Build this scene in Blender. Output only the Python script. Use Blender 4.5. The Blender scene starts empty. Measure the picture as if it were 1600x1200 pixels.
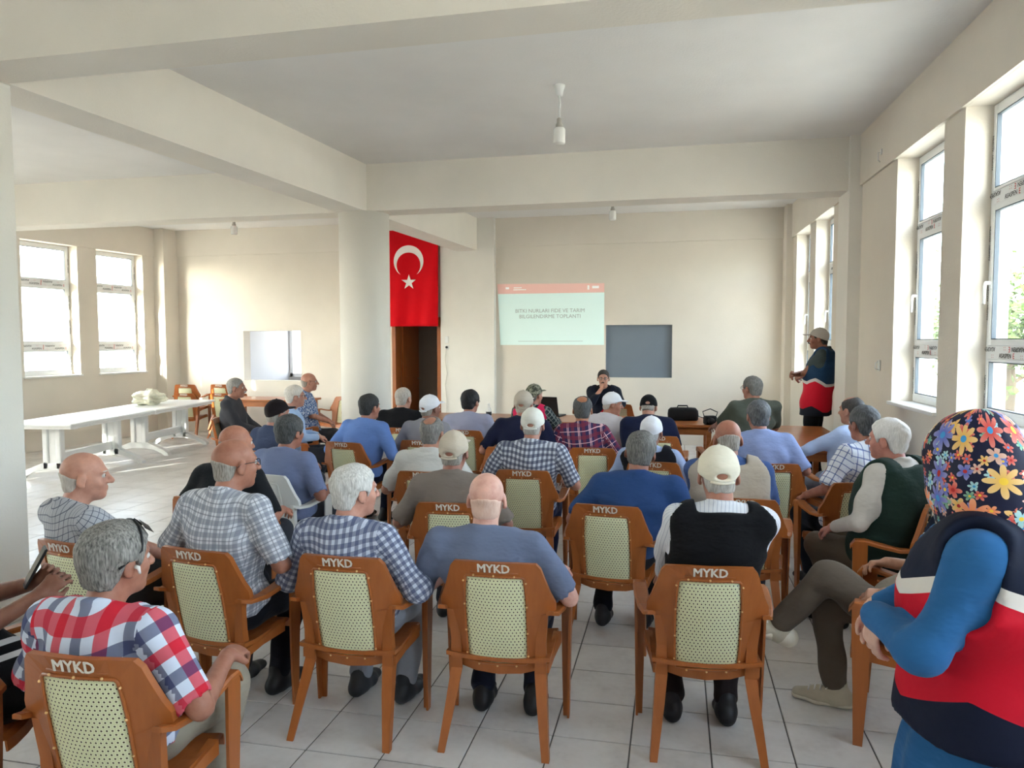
import bpy, bmesh, math, random
import numpy as np
from mathutils import Vector, Matrix

# ------------------------------------------------------------------ camera, light, exposure
scene = bpy.context.scene
COL = scene.collection
YAW, PITCH, ROLL = .2181, .058, -.002
_fw = Vector((-math.sin(YAW)*math.cos(PITCH), math.cos(YAW)*math.cos(PITCH), -math.sin(PITCH)))
_rt = Vector((math.cos(YAW), math.sin(YAW), 0)); _up = _rt.cross(_fw)
_r2 = _rt*math.cos(ROLL)+_up*math.sin(ROLL); _u2 = -_rt*math.sin(ROLL)+_up*math.cos(ROLL)
cam = bpy.data.cameras.new('camera'); cam.sensor_width = 36; cam.lens = 36*1150/1600; cam.clip_start = .05
camo = bpy.data.objects.new('camera', cam); COL.objects.link(camo)
camo.matrix_world = Matrix(((_r2.x, _u2.x, -_fw.x, 0), (_r2.y, _u2.y, -_fw.y, 0), (_r2.z, _u2.z, -_fw.z, 1.70), (0, 0, 0, 1)))
scene.camera = camo

SUN_DIR = Vector((.40, .92, -.30)).normalized()      # the way the sunlight travels
world = bpy.data.worlds.new('world'); scene.world = world; world.use_nodes = True
wn = world.node_tree; wn.nodes.clear()
sky = wn.nodes.new('ShaderNodeTexSky'); sky.sky_type = 'NISHITA'; sky.sun_disc = False
sky.sun_elevation = math.asin(-SUN_DIR.z)+.12; sky.sun_rotation = math.atan2(-SUN_DIR.x, -SUN_DIR.y)
sky.air_density = 1.0; sky.dust_density = 2.5; sky.ozone_density = 1.0
bgn = wn.nodes.new('ShaderNodeBackground'); bgn.inputs['Strength'].default_value = 2.2
wo = wn.nodes.new('ShaderNodeOutputWorld')
hsv = wn.nodes.new('ShaderNodeHueSaturation'); hsv.inputs['Saturation'].default_value = .5
wn.links.new(sky.outputs[0], hsv.inputs['Color']); wn.links.new(hsv.outputs[0], bgn.inputs[0]); wn.links.new(bgn.outputs[0], wo.inputs[0])
sun = bpy.data.lights.new('sun', 'SUN'); sun.energy = 17.0; sun.angle = .009; sun.color = (1, .95, .86)
suno = bpy.data.objects.new('sun', sun); COL.objects.link(suno)
suno.rotation_euler = SUN_DIR.to_track_quat('-Z', 'Y').to_euler(); suno.location = (-20, -8, 20)
vs = scene.view_settings
scene.display_settings.display_device = 'sRGB'
vs.view_transform = 'Standard'; vs.look = 'None'; vs.gamma = 1; vs.use_curve_mapping = False
vs.exposure = 1.05
scene.cycles.max_bounces = 8; scene.cycles.diffuse_bounces = 5; scene.cycles.transparent_max_bounces = 12
scene.cycles.use_denoising = True; scene.cycles.sample_clamp_indirect = 8

def portal(name, c, sx, sy, nrm):
    l = bpy.data.lights.new(name, 'AREA'); l.shape = 'RECTANGLE'; l.size = sx; l.size_y = sy
    l.cycles.is_portal = True
    o = bpy.data.objects.new(name, l); COL.objects.link(o); o.location = c
    o.rotation_euler = Vector(nrm).to_track_quat('-Z', 'Z').to_euler()

# ------------------------------------------------------------------ scene bookkeeping
def tag(o, label=None, cat=None, group=None, kind=None):
    if label: o['label'] = label
    if cat: o['category'] = cat
    if group: o['group'] = group
    if kind: o['kind'] = kind
    return o
def empty(name, loc=(0, 0, 0), rz=0):
    o = bpy.data.objects.new(name, None); COL.objects.link(o); o.empty_display_size = .1
    o.location = loc; o.rotation_euler = (0, 0, rz); return o
def link(name, me, parent=None):
    o = bpy.data.objects.new(name, me); COL.objects.link(o)
    if parent is not None: o.parent = parent
    return o
def copy_tree(o, parent=None):
    c = o.copy(); COL.objects.link(c); c.parent = parent
    for ch in o.children: copy_tree(ch, c)
    return c

# ------------------------------------------------------------------ materials
MATS = {}
class NT:
    def __init__(s, name):
        s.m = bpy.data.materials.new(name); s.m.use_nodes = True; s.t = s.m.node_tree
        s.b = s.t.nodes['Principled BSDF']; s.out = s.t.nodes['Material Output']
    def n(s, ty, **kw):
        x = s.t.nodes.new('ShaderNode'+ty)
        for k, v in kw.items(): setattr(x, k, v)
        return x
    def l(s, a, b): s.t.links.new(a, b)
    def val(s, sock, v):
        if hasattr(v, 'links') or hasattr(v, 'is_output'): s.l(v, sock)
        else: sock.default_value = v
    def math(s, op, a, b=None, c=None):
        x = s.n('Math', operation=op); s.val(x.inputs[0], a)
        if b is not None: s.val(x.inputs[1], b)
        if c is not None: s.val(x.inputs[2], c)
        return x.outputs[0]
    def mix(s, f, a, b, mode='MIX'):
        x = s.n('Mix', data_type='RGBA', blend_type=mode); s.val(x.inputs[0], f)
        s.val(x.inputs[6], a); s.val(x.inputs[7], b); return x.outputs[2]
    def ramp(s, f, stops, interp='LINEAR'):
        x = s.n('ValToRGB'); x.color_ramp.interpolation = interp; e = x.color_ramp.elements
        while len(e) > 1: e.remove(e[-1])
        e[0].position = stops[0][0]; e[0].color = c4(stops[0][1])
        for p, c in stops[1:]:
            k = e.new(p); k.color = c4(c)
        s.val(x.inputs[0], f); return x.outputs[0]
    def noise(s, vec, scale, detail=3, rough=.55):
        x = s.n('TexNoise'); x.inputs['Scale'].default_value = scale; x.inputs['Detail'].default_value = detail
        x.inputs['Roughness'].default_value = rough
        if vec is not None: s.l(vec, x.inputs['Vector'])
        return x.outputs['Fac']
    def coord(s, k='Object'): return s.n('TexCoord').outputs[k]
    def sep(s, v):
        x = s.n('SeparateXYZ'); s.l(v, x.inputs[0]); return x.outputs
    def scale(s, v, sc):
        x = s.n('Mapping'); s.l(v, x.inputs[0]); x.inputs['Scale'].default_value = sc; return x.outputs[0]
    def bump(s, h, strength=.3, dist=.01):
        x = s.n('Bump'); x.inputs['Strength'].default_value = strength; x.inputs['Distance'].default_value = dist
        s.l(h, x.inputs['Height']); s.l(x.outputs[0], s.b.inputs['Normal'])
    def base(s, v): s.val(s.b.inputs['Base Color'], v if not isinstance(v, tuple) else c4(v))
    def rough(s, v): s.val(s.b.inputs['Roughness'], v)
    def spec(s, v): s.b.inputs['Specular IOR Level'].default_value = v
def c4(c): return (c[0], c[1], c[2], 1)
def srgb(r, g, b):
    f = lambda v: ((v/255+.055)/1.055)**2.4 if v > 10.3 else v/255/12.92
    return (f(r), f(g), f(b))
def simple(name, col, rough=.6, spec=.4, var=.08, nscale=20, bump=.05, bscale=60, metal=0, emit=0):
    if name in MATS: return MATS[name]
    t = NT(name); oc = t.coord()
    f = t.noise(oc, nscale)
    t.base(t.mix(f, c4(tuple(v*(1-var) for v in col)), c4(tuple(min(1, v*(1+var)) for v in col))))
    t.rough(rough); t.spec(spec); t.b.inputs['Metallic'].default_value = metal
    if bump: t.bump(t.noise(oc, bscale), bump, .004)
    if emit:
        t.b.inputs['Emission Color'].default_value = c4(col); t.b.inputs['Emission Strength'].default_value = emit
    MATS[name] = t.m; return t.m

def plaster(name, col, stain=.05):
    t = NT(name); g = t.n('NewGeometry').outputs['Position']
    f = t.noise(g, 1.3, 3)
    t.base(t.ramp(f, [(.3, tuple(v*(1-stain) for v in col)), (.7, tuple(min(1, v*(1+stain*.4)) for v in col))]))
    t.rough(.75); t.spec(.25)
    t.bump(t.noise(g, 60, 1), .35, .004)
    return t.m
M_WALL = plaster('wall_plaster', (.75, .69, .605))
M_BEAM = plaster('beam_plaster', (.80, .755, .68))
M_CEIL = plaster('ceiling_plaster', (.83, .81, .785))
M_COLUMN = plaster('column_plaster', (.80, .77, .71))
M_PVC = simple('white_pvc', (.86, .87, .87), .35, .5, .03, 6, .02)
M_GASKET = simple('grey_gasket', (.10, .12, .14), .6, .3, 0, 5, 0)
M_SILL = simple('marble_sill', (.78, .78, .77), .3, .5, .1, 9, 0)
M_GROUND = simple('outside_ground', (.62, .57, .48), .9, .2, .15, 1.5, 0)
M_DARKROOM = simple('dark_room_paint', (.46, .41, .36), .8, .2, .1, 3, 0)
M_BLACK = simple('black_plastic', (.012, .012, .013), .45, .4, .2, 30)
M_WHITEPL = simple('white_plastic', (.80, .80, .78), .35, .5, .03, 10, .02)
M_GREYBOARD = simple('grey_board', srgb(120, 130, 142), .6, .3, .06, 2.5, .03)
M_DOOR = simple('varnished_door', srgb(150, 82, 34), .4, .45, .2, 6, .1)

def tile_mat(name, grout=False):
    t = NT(name); g = t.n('NewGeometry').outputs['Position']
    oi = t.n('ObjectInfo').outputs['Random']
    a = t.noise(g, 4, 3); b = t.noise(g, 30, 1)
    if grout:
        t.base(t.mix(a, c4((.10, .095, .09)), c4((.16, .15, .14)))); t.rough(.9)
    else:
        f = t.math('ADD', t.math('MULTIPLY', a, .75), t.math('MULTIPLY', b, .25))
        col = t.ramp(f, [(.32, (.56, .53, .51)), (.5, (.66, .635, .615)), (.7, (.72, .70, .685))])
        v = t.math('MULTIPLY_ADD', oi, .08, .96)
        cc = t.n('CombineColor'); [t.l(v, cc.inputs[i]) for i in range(3)]
        t.base(t.mix(1.0, col, cc.outputs[0], 'MULTIPLY'))
        t.rough(t.math('MULTIPLY_ADD', b, .15, .26)); t.spec(.45)
        t.bump(t.noise(g, 12, 0), .06, .003)
    return t.m
M_TILE = tile_mat('floor_tile'); M_GROUT = tile_mat('floor_grout', True)

def glass_mat():
    t = NT('window_glass'); t.t.nodes.remove(t.b)
    tr = t.n('BsdfTransparent'); tr.inputs[0].default_value = (.93, .97, .97, 1)
    gl = t.n('BsdfGlossy'); gl.inputs['Roughness'].default_value = .02; gl.inputs[0].default_value = (1, 1, 1, 1)
    lw = t.n('LayerWeight'); lw.inputs[0].default_value = .5
    fr = t.n('Math', operation='MULTIPLY_ADD'); t.l(t.math('POWER', lw.outputs['Facing'], 5.0), fr.inputs[0]); fr.inputs[1].default_value = .5; fr.inputs[2].default_value = .03
    mx = t.n('MixShader'); t.l(fr.outputs[0], mx.inputs[0]); t.l(tr.outputs[0], mx.inputs[1]); t.l(gl.outputs[0], mx.inputs[2])
    t.l(mx.outputs[0], t.out.inputs[0]); return t.m
M_GLASS = glass_mat()

def wood_mat(name, ca, cb, rough=.35, ax=0):
    t = NT(name); oc = t.coord(); sc = [8, 8, 8]; sc[ax] = .7
    v = t.scale(oc, tuple(sc)); a = t.noise(v, 3, 6, .65); b = t.noise(v, 18, 3)
    f = t.math('ADD', t.math('MULTIPLY', a, .7), t.math('MULTIPLY', b, .3))
    t.base(t.ramp(f, [(.3, ca), (.7, cb)])); t.rough(rough); t.spec(.45); t.bump(b, .05, .002)
    return t.m
M_WOOD = wood_mat('table_wood', srgb(140, 78, 38), srgb(190, 118, 66), .3)

# ------------------------------------------------------------------ mesh builder
class MB:
    def __init__(s): s.v = []; s.f = []; s.sm = []
    def add(s, vs, fs, smooth=False):
        o = len(s.v); s.v += [tuple(v) for v in vs]; s.f += [tuple(i+o for i in f) for f in fs]; s.sm += [smooth]*len(fs)
        return s
    def box(s, x0, x1, y0, y1, z0, z1, mp=None):
        vs = [(x, y, z) for z in (z0, z1) for y in (y0, y1) for x in (x0, x1)]
        if mp: vs = [mp(*v) for v in vs]
        return s.add(vs, [(0, 2, 3, 1), (4, 5, 7, 6), (0, 1, 5, 4), (2, 6, 7, 3), (0, 4, 6, 2), (1, 3, 7, 5)])
    def cbox(s, x0, x1, y0, y1, z0, z1, c=.004, mp=None):      # box with chamfered edges
        vs = []; P = {}
        for iz, z in enumerate((z0, z1)):
            for iy, y in enumerate((y0, y1)):
                for ix, x in enumerate((x0, x1)):
                    dx = c if ix == 0 else -c; dy = c if iy == 0 else -c; dz = c if iz == 0 else -c
                    for a, q in enumerate(((x, y+dy, z+dz), (x+dx, y, z+dz), (x+dx, y+dy, z))):
                        P[ix, iy, iz, a] = len(vs); vs.append(mp(*q) if mp else q)
        fs = []
        g = lambda ix, iy, iz, a: P[ix, iy, iz, a]
        for i in (0, 1):
            q = [g(i, 0, 0, 0), g(i, 1, 0, 0), g(i, 1, 1, 0), g(i, 0, 1, 0)]; fs.append(q if i else q[::-1])
            q = [g(0, i, 0, 1), g(0, i, 1, 1), g(1, i, 1, 1), g(1, i, 0, 1)]; fs.append(q if i else q[::-1])
            q = [g(0, 0, i, 2), g(1, 0, i, 2), g(1, 1, i, 2), g(0, 1, i, 2)]; fs.append(q if i else q[::-1])
        for i in (0, 1):
            for j in (0, 1):
                q = [g(i, j, 0, 0), g(i, j, 0, 1), g(i, j, 1, 1), g(i, j, 1, 0)]; fs.append(q if (i ^ j) else q[::-1])
                q = [g(i, 0, j, 0), g(i, 0, j, 2), g(i, 1, j, 2), g(i, 1, j, 0)]; fs.append(q[::-1] if (i ^ j) else q)
                q = [g(0, i, j, 1), g(0, i, j, 2), g(1, i, j, 2), g(1, i, j, 1)]; fs.append(q if (i ^ j) else q[::-1])
                for k in (0, 1):
                    q = [g(i, j, k, 0), g(i, j, k, 1), g(i, j, k, 2)]; fs.append(q if (i + j + k) % 2 else q[::-1])
        return s.add(vs, fs)
    def tube(s, pts, r, n=10, cap=True, smooth=True):
        pts = [Vector(p) for p in pts]; R = r if isinstance(r, (list, tuple)) else [r]*len(pts)
        vs = []; prev = None
        for i, p in enumerate(pts):
            d = (pts[min(i+1, len(pts)-1)]-pts[max(i-1, 0)]).normalized()
            a = prev if prev is not None else (Vector((0, 0, 1)) if abs(d.z) < .9 else Vector((1, 0, 0)))
            u = (a-d*a.dot(d)).normalized(); w = d.cross(u); prev = u
            vs += [p+u*math.cos(2*math.pi*k/n)*R[i]+w*math.sin(2*math.pi*k/n)*R[i] for k in range(n)]
        fs = [(i*n+k, i*n+(k+1) % n, (i+1)*n+(k+1) % n, (i+1)*n+k) for i in range(len(pts)-1) for k in range(n)]
        if cap: fs += [tuple(range(n))[::-1], tuple((len(pts)-1)*n+k for k in range(n))]
        return s.add(vs, fs, smooth)
    def lathe(s, prof, c=(0, 0, 0), n=24, smooth=True):
        vs = [(c[0]+r*math.cos(2*math.pi*k/n), c[1]+r*math.sin(2*math.pi*k/n), c[2]+z) for r, z in prof for k in range(n)]
        m = len(prof)
        fs = [(i*n+k, i*n+(k+1) % n, (i+1)*n+(k+1) % n, (i+1)*n+k) for i in range(m-1) for k in range(n)]
        fs += [tuple(range(n))[::-1], tuple((m-1)*n+k for k in range(n))]
        return s.add(vs, fs, smooth)
    def prism(s, poly, fn, d0, d1):                          # 2-D outline pushed from d0 to d1; fn(a,b,d)->xyz
        n = len(poly); vs = [fn(a, b, d0) for a, b in poly]+[fn(a, b, d1) for a, b in poly]
        fs = [tuple(range(n))[::-1], tuple(range(n, 2*n))]+[(i, (i+1) % n, n+(i+1) % n, n+i) for i in range(n)]
        return s.add(vs, fs)
    def strip(s, secs, closed_sec=True, cap=True, smooth=False):   # list of equal-length cross sections
        n = len(secs[0]); vs = [p for c in secs for p in c]
        fs = [(i*n+k, i*n+(k+1) % n, (i+1)*n+(k+1) % n, (i+1)*n+k) for i in range(len(secs)-1) for k in range(n if closed_sec else n-1)]
        if cap: fs += [tuple(range(n))[::-1], tuple((len(secs)-1)*n+k for k in range(n))]
        return s.add(vs, fs, smooth)
    def mesh(s, name, mat):
        me = bpy.data.meshes.new(name); me.from_pydata(s.v, [], s.f)
        me.polygons.foreach_set('use_smooth', s.sm); me.materials.append(mat)
        bm = bmesh.new(); bm.from_mesh(me); bmesh.ops.recalc_face_normals(bm, faces=bm.faces); bm.to_mesh(me); bm.free()
        me.update(); return me
    def build(s, name, mat, parent=None): return link(name, s.mesh(name, mat), parent)

def struct(name, mb, mat, parent=None):
    o = mb.build(name, mat, parent); o['kind'] = 'structure'; return o

_txt = {}
def text_mesh(body, size, mat, depth=.001, name='lettering', bold=0):
    key = (body, size, mat.name)
    if key in _txt: return _txt[key]
    cu = bpy.data.curves.new(name, 'FONT'); cu.body = body; cu.size = size; cu.extrude = depth/2; cu.resolution_u = 2
    cu.align_x = 'CENTER'; cu.align_y = 'CENTER'
    o = bpy.data.objects.new('tmp', cu); COL.objects.link(o)
    me = bpy.data.meshes.new_from_object(o.evaluated_get(bpy.context.evaluated_depsgraph_get()))
    bpy.data.objects.remove(o); bpy.data.curves.remove(cu)
    if bold:
        V = [v.co.copy() for v in me.vertices]; P = [tuple(q.vertices) for q in me.polygons]; n = len(V); nv, nf = [], []
        for k, (a, b) in enumerate(((-bold, 0), (0, bold*.6), (bold, 0), (0, -bold*.6))):
            nv += [(v.x+a, v.y+b, v.z+k*.00012) for v in V]; nf += [tuple(i+k*n for i in q) for q in P]
        me = bpy.data.meshes.new(name); me.from_pydata(nv, [], nf); me.update()
    me.name = name; me.materials.clear(); me.materials.append(mat); _txt[key] = me
    return me

# ------------------------------------------------------------------ the room
ZC, ZB, ZRB = 3.78, 3.235, 3.27
YB0, YB1 = 8.21, 8.56            # cross beam
YN0, YN1 = 3.415, 3.72           # near beam
YF = 12.29; YBACK = -2.6
def WR(n, y, z): return (1.862-.0237*(y-7.02)+n, y, z)          # right wall: n outward
def WL(n, y, z): return (-9.40-.106*(12.29-y)-n, y, z)          # left wall: n outward
def BL(n, y, z): return (-3.655+.070*(y-7.02)+n, y, z)          # long beam, right face at n=0
TH = .30

# floor: grout bed with separate tiles
mb = MB(); mb.box(-11.4, 2.4, YBACK-.2, YF+.2, -.12, -.004)
floor = struct('floor', mb, M_GROUT)
T = .33; TX, TY = -.168, 3.05
tb = MB(); tb.cbox(-T/2+.0034, T/2-.0034, -T/2+.0034, T/2-.0034, -.008, 0, .0012)
tile_me = tb.mesh('tile', M_TILE)
def project(p):
    d = Vector(p)-Vector((0, 0, 1.70)); z = d.dot(_fw)
    if z < .05: return None
    return 800+1150*d.dot(_r2)/z, 600-1150*d.dot(_u2)/z, z
cells = []
for i in range(-34, 8):
    for j in range(-18, 29):
        x, y = TX+(i+.5)*T, TY+(j+.5)*T
        if x < WL(0, y, 0)[0]-.15 or x > WR(0, y, 0)[0]+.15 or y > YF+.15: continue
        p = project((x, y, 0)); vis = p and -60 < p[0] < 1660 and p[1] < 1260
        cells.append((p[2] if vis else 99+abs(x)+abs(y), x, y))
cells.sort()
for d, x, y in cells[:300]:
    o = link('tile', tile_me, floor); o.location = (x, y, 0)
rest = MB()
for d, x, y in cells[300:]:
    rest.box(x-T/2+.0034, x+T/2-.0034, y-T/2+.0034, y+T/2-.0034, -.006, 0)
tag(rest.build('tile_field', M_TILE, floor), kind='stuff')

mb = MB(); mb.box(-11.4, 2.4, YBACK-.2, YF+.3, ZC, ZC+.2); struct('ceiling', mb, M_CEIL)

def wall_with_holes(mp, y0, y1, z0, z1, holes, n0, n1):
    mb = MB(); ys = sorted(holes)
    c = y0
    for a, b, h0, h1 in ys:
        if a > c: mb.box(n0, n1, c, a, z0, z1, mp)
        mb.box(n0, n1, a, b, z0, h0, mp); mb.box(n0, n1, a, b, h1, z1, mp); c = b
    mb.box(n0, n1, c, y1, z0, z1, mp); return mb
SILL = 1.14
WIN_R = [(-1.06, 0.0), (.37, 1.43), (1.80, 2.86), (4.54, 5.60), (5.97, 7.03), (9.37, 10.35), (10.72, 11.70)]
WIN_L = WIN_R
struct('wall_right', wall_with_holes(WR, YBACK, YF+.3, 0, ZRB, [(a, b, SILL, ZRB-.001) for a, b in WIN_R], 0, TH), M_WALL)
struct('wall_left', wall_with_holes(WL, YBACK, YF+.3, 0, ZRB, [(a, b, SILL, ZRB-.001) for a, b in WIN_L], 0, TH), M_WALL)
# edge beams over the windows, a finger proud of the wall
mb = MB(); mb.box(-.025, TH, YBACK, YF, ZRB, ZC, WR); struct('trim_1', mb, M_WALL)
mb = MB(); mb.box(-.025, TH, YBACK, YF, ZRB, ZC, WL); struct('trim_2', mb, M_WALL)
# wall with the two hatches and the door
def F(x, n, z): return (x, YF+n, z)
HL = (-7.83, -6.67, .985, 1.90); HR = (-1.13, -.05, 1.095, 1.965); DR = (-4.89, -3.985, 0, 2.12)
mb = MB(); xs = -10.2
for x0, x1, z0, z1 in (HL, DR, HR):
    mb.box(xs, x0, YF, YF+.22, 0, ZC)
    if z0 > 0: mb.box(x0, x1, YF, YF+.22, 0, z0)
    mb.box(x0, x1, YF, YF+.22, z1, ZC); xs = x1
mb.box(xs, 2.4, YF, YF+.22, 0, ZC)
struct('wall_front', mb, M_WALL)
mb = MB(); mb.box(-9.3, -4.02, YF-.03, YF, 3.30, ZC); mb.box(-3.0, 1.80, YF-.03, YF, 3.30, ZC); struct('trim_3', mb, M_WALL)
mb = MB(); mb.box(-11.4, 2.4, YBACK-.2, YBACK, 0, ZC); struct('wall_back', mb, M_WALL)
# pilasters
mb = MB(); mb.box(-3.95, -3.0, YF-.14, YF, 0, ZC); struct('trim_4', mb, M_COLUMN)
mb = MB(); mb.box(-.10, .02, YF-.30, YF, 0, ZC, WR); struct('trim_5', mb, M_WALL)
mb = MB(); mb.box(-.12, .02, YB0-.06, YB1+.05, 0, ZC, WR); struct('trim_6', mb, M_COLUMN)
mb = MB(); mb.box(-.12, .02, YN0-.06, YN1+.05, 0, ZC, WR); struct('trim_7', mb, M_COLUMN)
mb = MB(); mb.box(-.22, .02, YF-.34, YF, 0, ZC, WL); struct('trim_8', mb, M_WALL)
mb = MB(); mb.box(-.12, .02, YB0-.06, YB1+.05, 0, ZC, WL); struct('trim_9', mb, M_COLUMN)
# beams
mb = MB(); mb.box(-9.9, 1.9, YB0, YB1, ZB, ZC); struct('trim_10', mb, M_BEAM)
mb = MB(); mb.box(-10.4, 2.0, YN0, YN1, ZB, ZC); struct('trim_11', mb, M_BEAM)
mb = MB(); mb.box(-.37, 0, YN1, YB0, ZB, ZC, BL); struct('trim_12', mb, M_BEAM)
mb = MB(); mb.box(-.37, 0, YB1, YF-.13, ZB, ZC, BL); struct('trim_13', mb, M_BEAM)
# columns
mb = MB(); mb.lathe([(.30, 0), (.30, 1.6), (.302, ZB)], (-3.70, 8.42, 0), 48)
struct('trim_14', mb, M_COLUMN)
mb = MB(); mb.cbox(-.40, -.0, YN0-.04, YN1+.02, 0, ZB, .012, BL); struct('trim_15', mb, M_COLUMN)

# ------------------------------------------------------------------ windows
M_INK = simple('black_print', (.03, .03, .03), .6, .2, 0, 10, 0)
M_INKR = simple('red_print', srgb(205, 60, 70), .6, .2, 0, 10, 0)
M_INKP = simple('pink_print', srgb(225, 160, 160), .6, .2, 0, 10, 0)
def window(idx, mp, a, b, inward, printed):
    n0, n1 = .17, .235                       # frame depth in the wall
    root = empty('window_%d' % idx); root['kind'] = 'structure'
    z0, z1 = SILL+.03, ZRB-.005; fw = .055; t1a, t1b = 1.575, 1.665; t2a, t2b = 2.60, 2.69
    mb = MB()
    for y0, y1 in ((a, a+fw), (b-fw, b)): mb.cbox(n0, n1, y0, y1, z0, z1, .004, mp)
    for q0, q1 in ((z0, z0+fw), (z1-fw, z1)): mb.cbox(n0, n1, a+fw, b-fw, q0, q1, .004, mp)
    mb.build('window_frame', M_PVC, root)
    for q0, q1 in ((t1a, t1b), (t2a, t2b)):
        m2 = MB(); m2.cbox(n0-.004, n1, a+fw, b-fw, q0, q1, .004, mp); m2.build('transom', M_PVC, root)
    for q0, q1 in ((z0+fw, t1a), (t1b, t2a), (t2b, z1-fw)):
        s = MB(); i = .035
        if q0 == t1b: lim = .04
        else: lim = .018
        for y0, y1 in ((a+fw, a+fw+lim), (b-fw-lim, b-fw)): s.cbox(n0-.012, n1-.01, y0, y1, q0, q1, .003, mp)
        for w0, w1 in ((q0, q0+lim), (q1-lim, q1)): s.cbox(n0-.012, n1-.01, a+fw+lim, b-fw-lim, w0, w1, .003, mp)
        so = s.build('sash', M_PVC, root)
        g = MB(); g.box(n0+.02, n0+.026, a+fw+lim, b-fw-lim, q0+lim, q1-lim, mp); g.build('pane', M_GLASS, so)
        k_ = MB(); y0, y1, w0, w1, e = a+fw+lim, b-fw-lim, q0+lim, q1-lim, .007
        for bx in ((y0, y0+e, w0, w1), (y1-e, y1, w0, w1), (y0+e, y1-e, w0, w0+e), (y0+e, y1-e, w1-e, w1)): k_.box(n0-.008, n0+.019, *bx, mp)
        k_.build('gasket', M_GASKET, so)
        if q0 == t1b:
            h = MB(); yy = b-fw-lim*.5; zz = (q0+q1)/2-.1
            h.tube([mp(n0-.01, yy, zz+.05), mp(n0-.045, yy, zz+.05), mp(n0-.055, yy-.012, zz+.03), mp(n0-.055, yy-.012, zz-.09)], [.012, .012, .011, .009], 8)
            h.cbox(n0-.016, n0-.01, yy-.013, yy+.013, zz+.01, zz+.09, .002, mp)
            h.build('handle', M_WHITEPL, so)
    m2 = MB(); m2.cbox(-.035, TH, a-.02, b+.02, SILL-.0, SILL+.03, .006, mp); m2.build('window_sill', M_SILL, root)
    if printed:                              # protective film still on the profiles
        ca = mp(0, a, 0); cb = mp(0, b, 0); rz = math.atan2(cb[1]-ca[1], cb[0]-ca[0])
        face = rz+(math.pi if inward > 0 else 0)
        def put(me, y, n, z, flip=False, vert=False):
            o = link('film_print', me, root); o.location = mp(n, y, z)
            R = Matrix.Rotation(face, 4, 'Z') @ Matrix.Rotation(math.pi/2, 4, 'X')
            if flip: R = R @ Matrix.Rotation(math.pi, 4, 'Z')
            if vert: R = R @ Matrix.Rotation(math.pi/2, 4, 'Z')
            o.rotation_euler = R.to_euler()
        word = text_mesh('ASAŞPEN'.replace('Ş', 'S'), .042, M_INK, .0006, 'film_print')
        small = text_mesh('- - -', .03, M_INK, .0006, 'film_print')
        logo = text_mesh('E', .05, M_INKR, .0006, 'film_print')
        dots = text_mesh(': :', .045, M_INKR, .0006, 'film_print')
        for zc in (1.62, 2.645):
            for row, dz, flip in ((0, .022, True), (1, -.022, False)):
                y = a+.12+(.17 if row else 0)
                while y < b-.1:
                    sg = -1 if inward > 0 else 1
                    put(word, y+.07, n0-.0055, zc+dz, flip)
                    put(logo, y+(.185 if flip == (inward > 0) else -.045), n0-.0055, zc+dz, flip)
                    if y+.25 < b-.1: put(dots, y+.25, n0-.0055, zc+dz, flip)
                    y += .40
        for q in (1.35, 1.95, 2.35, 2.95):
            put(text_mesh('ASASPEN . ASASPEN', .026, M_INK, .0006, 'film_print'), b-.012, n0-.002, q, False, True)
    return root
k = 1
for a, b in WIN_R:
    window(k, WR, a, b, 1, 4 < a < 12); k += 1
    portal('window_portal', WR(TH+.03, (a+b)/2, (SILL+ZRB)/2), b-a, ZRB-SILL, (-1, 0, 0))
for a, b in WIN_L:
    window(k, WL, a, b, -1, a > 9); k += 1
    portal('window_portal', WL(TH+.03, (a+b)/2, (SILL+ZRB)/2), b-a, ZRB-SILL, (1, .1, 0))

# ------------------------------------------------------------------ rooms behind the front wall
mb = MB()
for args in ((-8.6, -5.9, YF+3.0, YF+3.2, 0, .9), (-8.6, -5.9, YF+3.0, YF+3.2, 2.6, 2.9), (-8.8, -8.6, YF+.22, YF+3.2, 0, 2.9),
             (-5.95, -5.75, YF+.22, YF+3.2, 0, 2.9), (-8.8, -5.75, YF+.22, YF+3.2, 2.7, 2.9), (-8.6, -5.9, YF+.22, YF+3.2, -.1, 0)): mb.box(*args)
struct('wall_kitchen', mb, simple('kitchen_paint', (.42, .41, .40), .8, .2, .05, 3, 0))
mb = MB()
for x in (-8.55, -7.95, -7.35, -6.75, -6.15): mb.box(x-.035, x+.035, YF+3.02, YF+3.1, .9, 2.6)
mb.box(-8.6, -5.9, YF+3.02, YF+3.1, 2.52, 2.6); mb.box(-8.6, -5.9, YF+3.02, YF+3.1, .9, .98)
struct('window_20', mb, M_PVC)
portal('window_portal', (-7.25, YF+3.25, 1.75), 2.7, 1.7, (0, -1, 0))
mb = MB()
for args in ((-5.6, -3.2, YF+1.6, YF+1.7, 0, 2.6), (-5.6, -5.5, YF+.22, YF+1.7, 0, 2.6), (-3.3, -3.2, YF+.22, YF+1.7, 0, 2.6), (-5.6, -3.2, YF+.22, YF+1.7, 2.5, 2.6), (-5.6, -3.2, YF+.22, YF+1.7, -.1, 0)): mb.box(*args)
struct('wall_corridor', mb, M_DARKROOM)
d = empty('door_1'); d['kind'] = 'structure'
mb = MB(); x0, x1, _, z1 = DR
mb.cbox(x0, x0+.07, YF-.03, YF+.24, 0, z1, .006); mb.cbox(x1-.07, x1, YF-.03, YF+.24, 0, z1, .006); mb.cbox(x0+.07, x1-.07, YF-.03, YF+.24, z1-.07, z1, .006)
mb.build('door_frame', M_DOOR, d)
mb = MB(); mb.cbox(x0+.07, x0+.11, YF+.24, YF+1.06, .01, z1-.08, .004)
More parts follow.
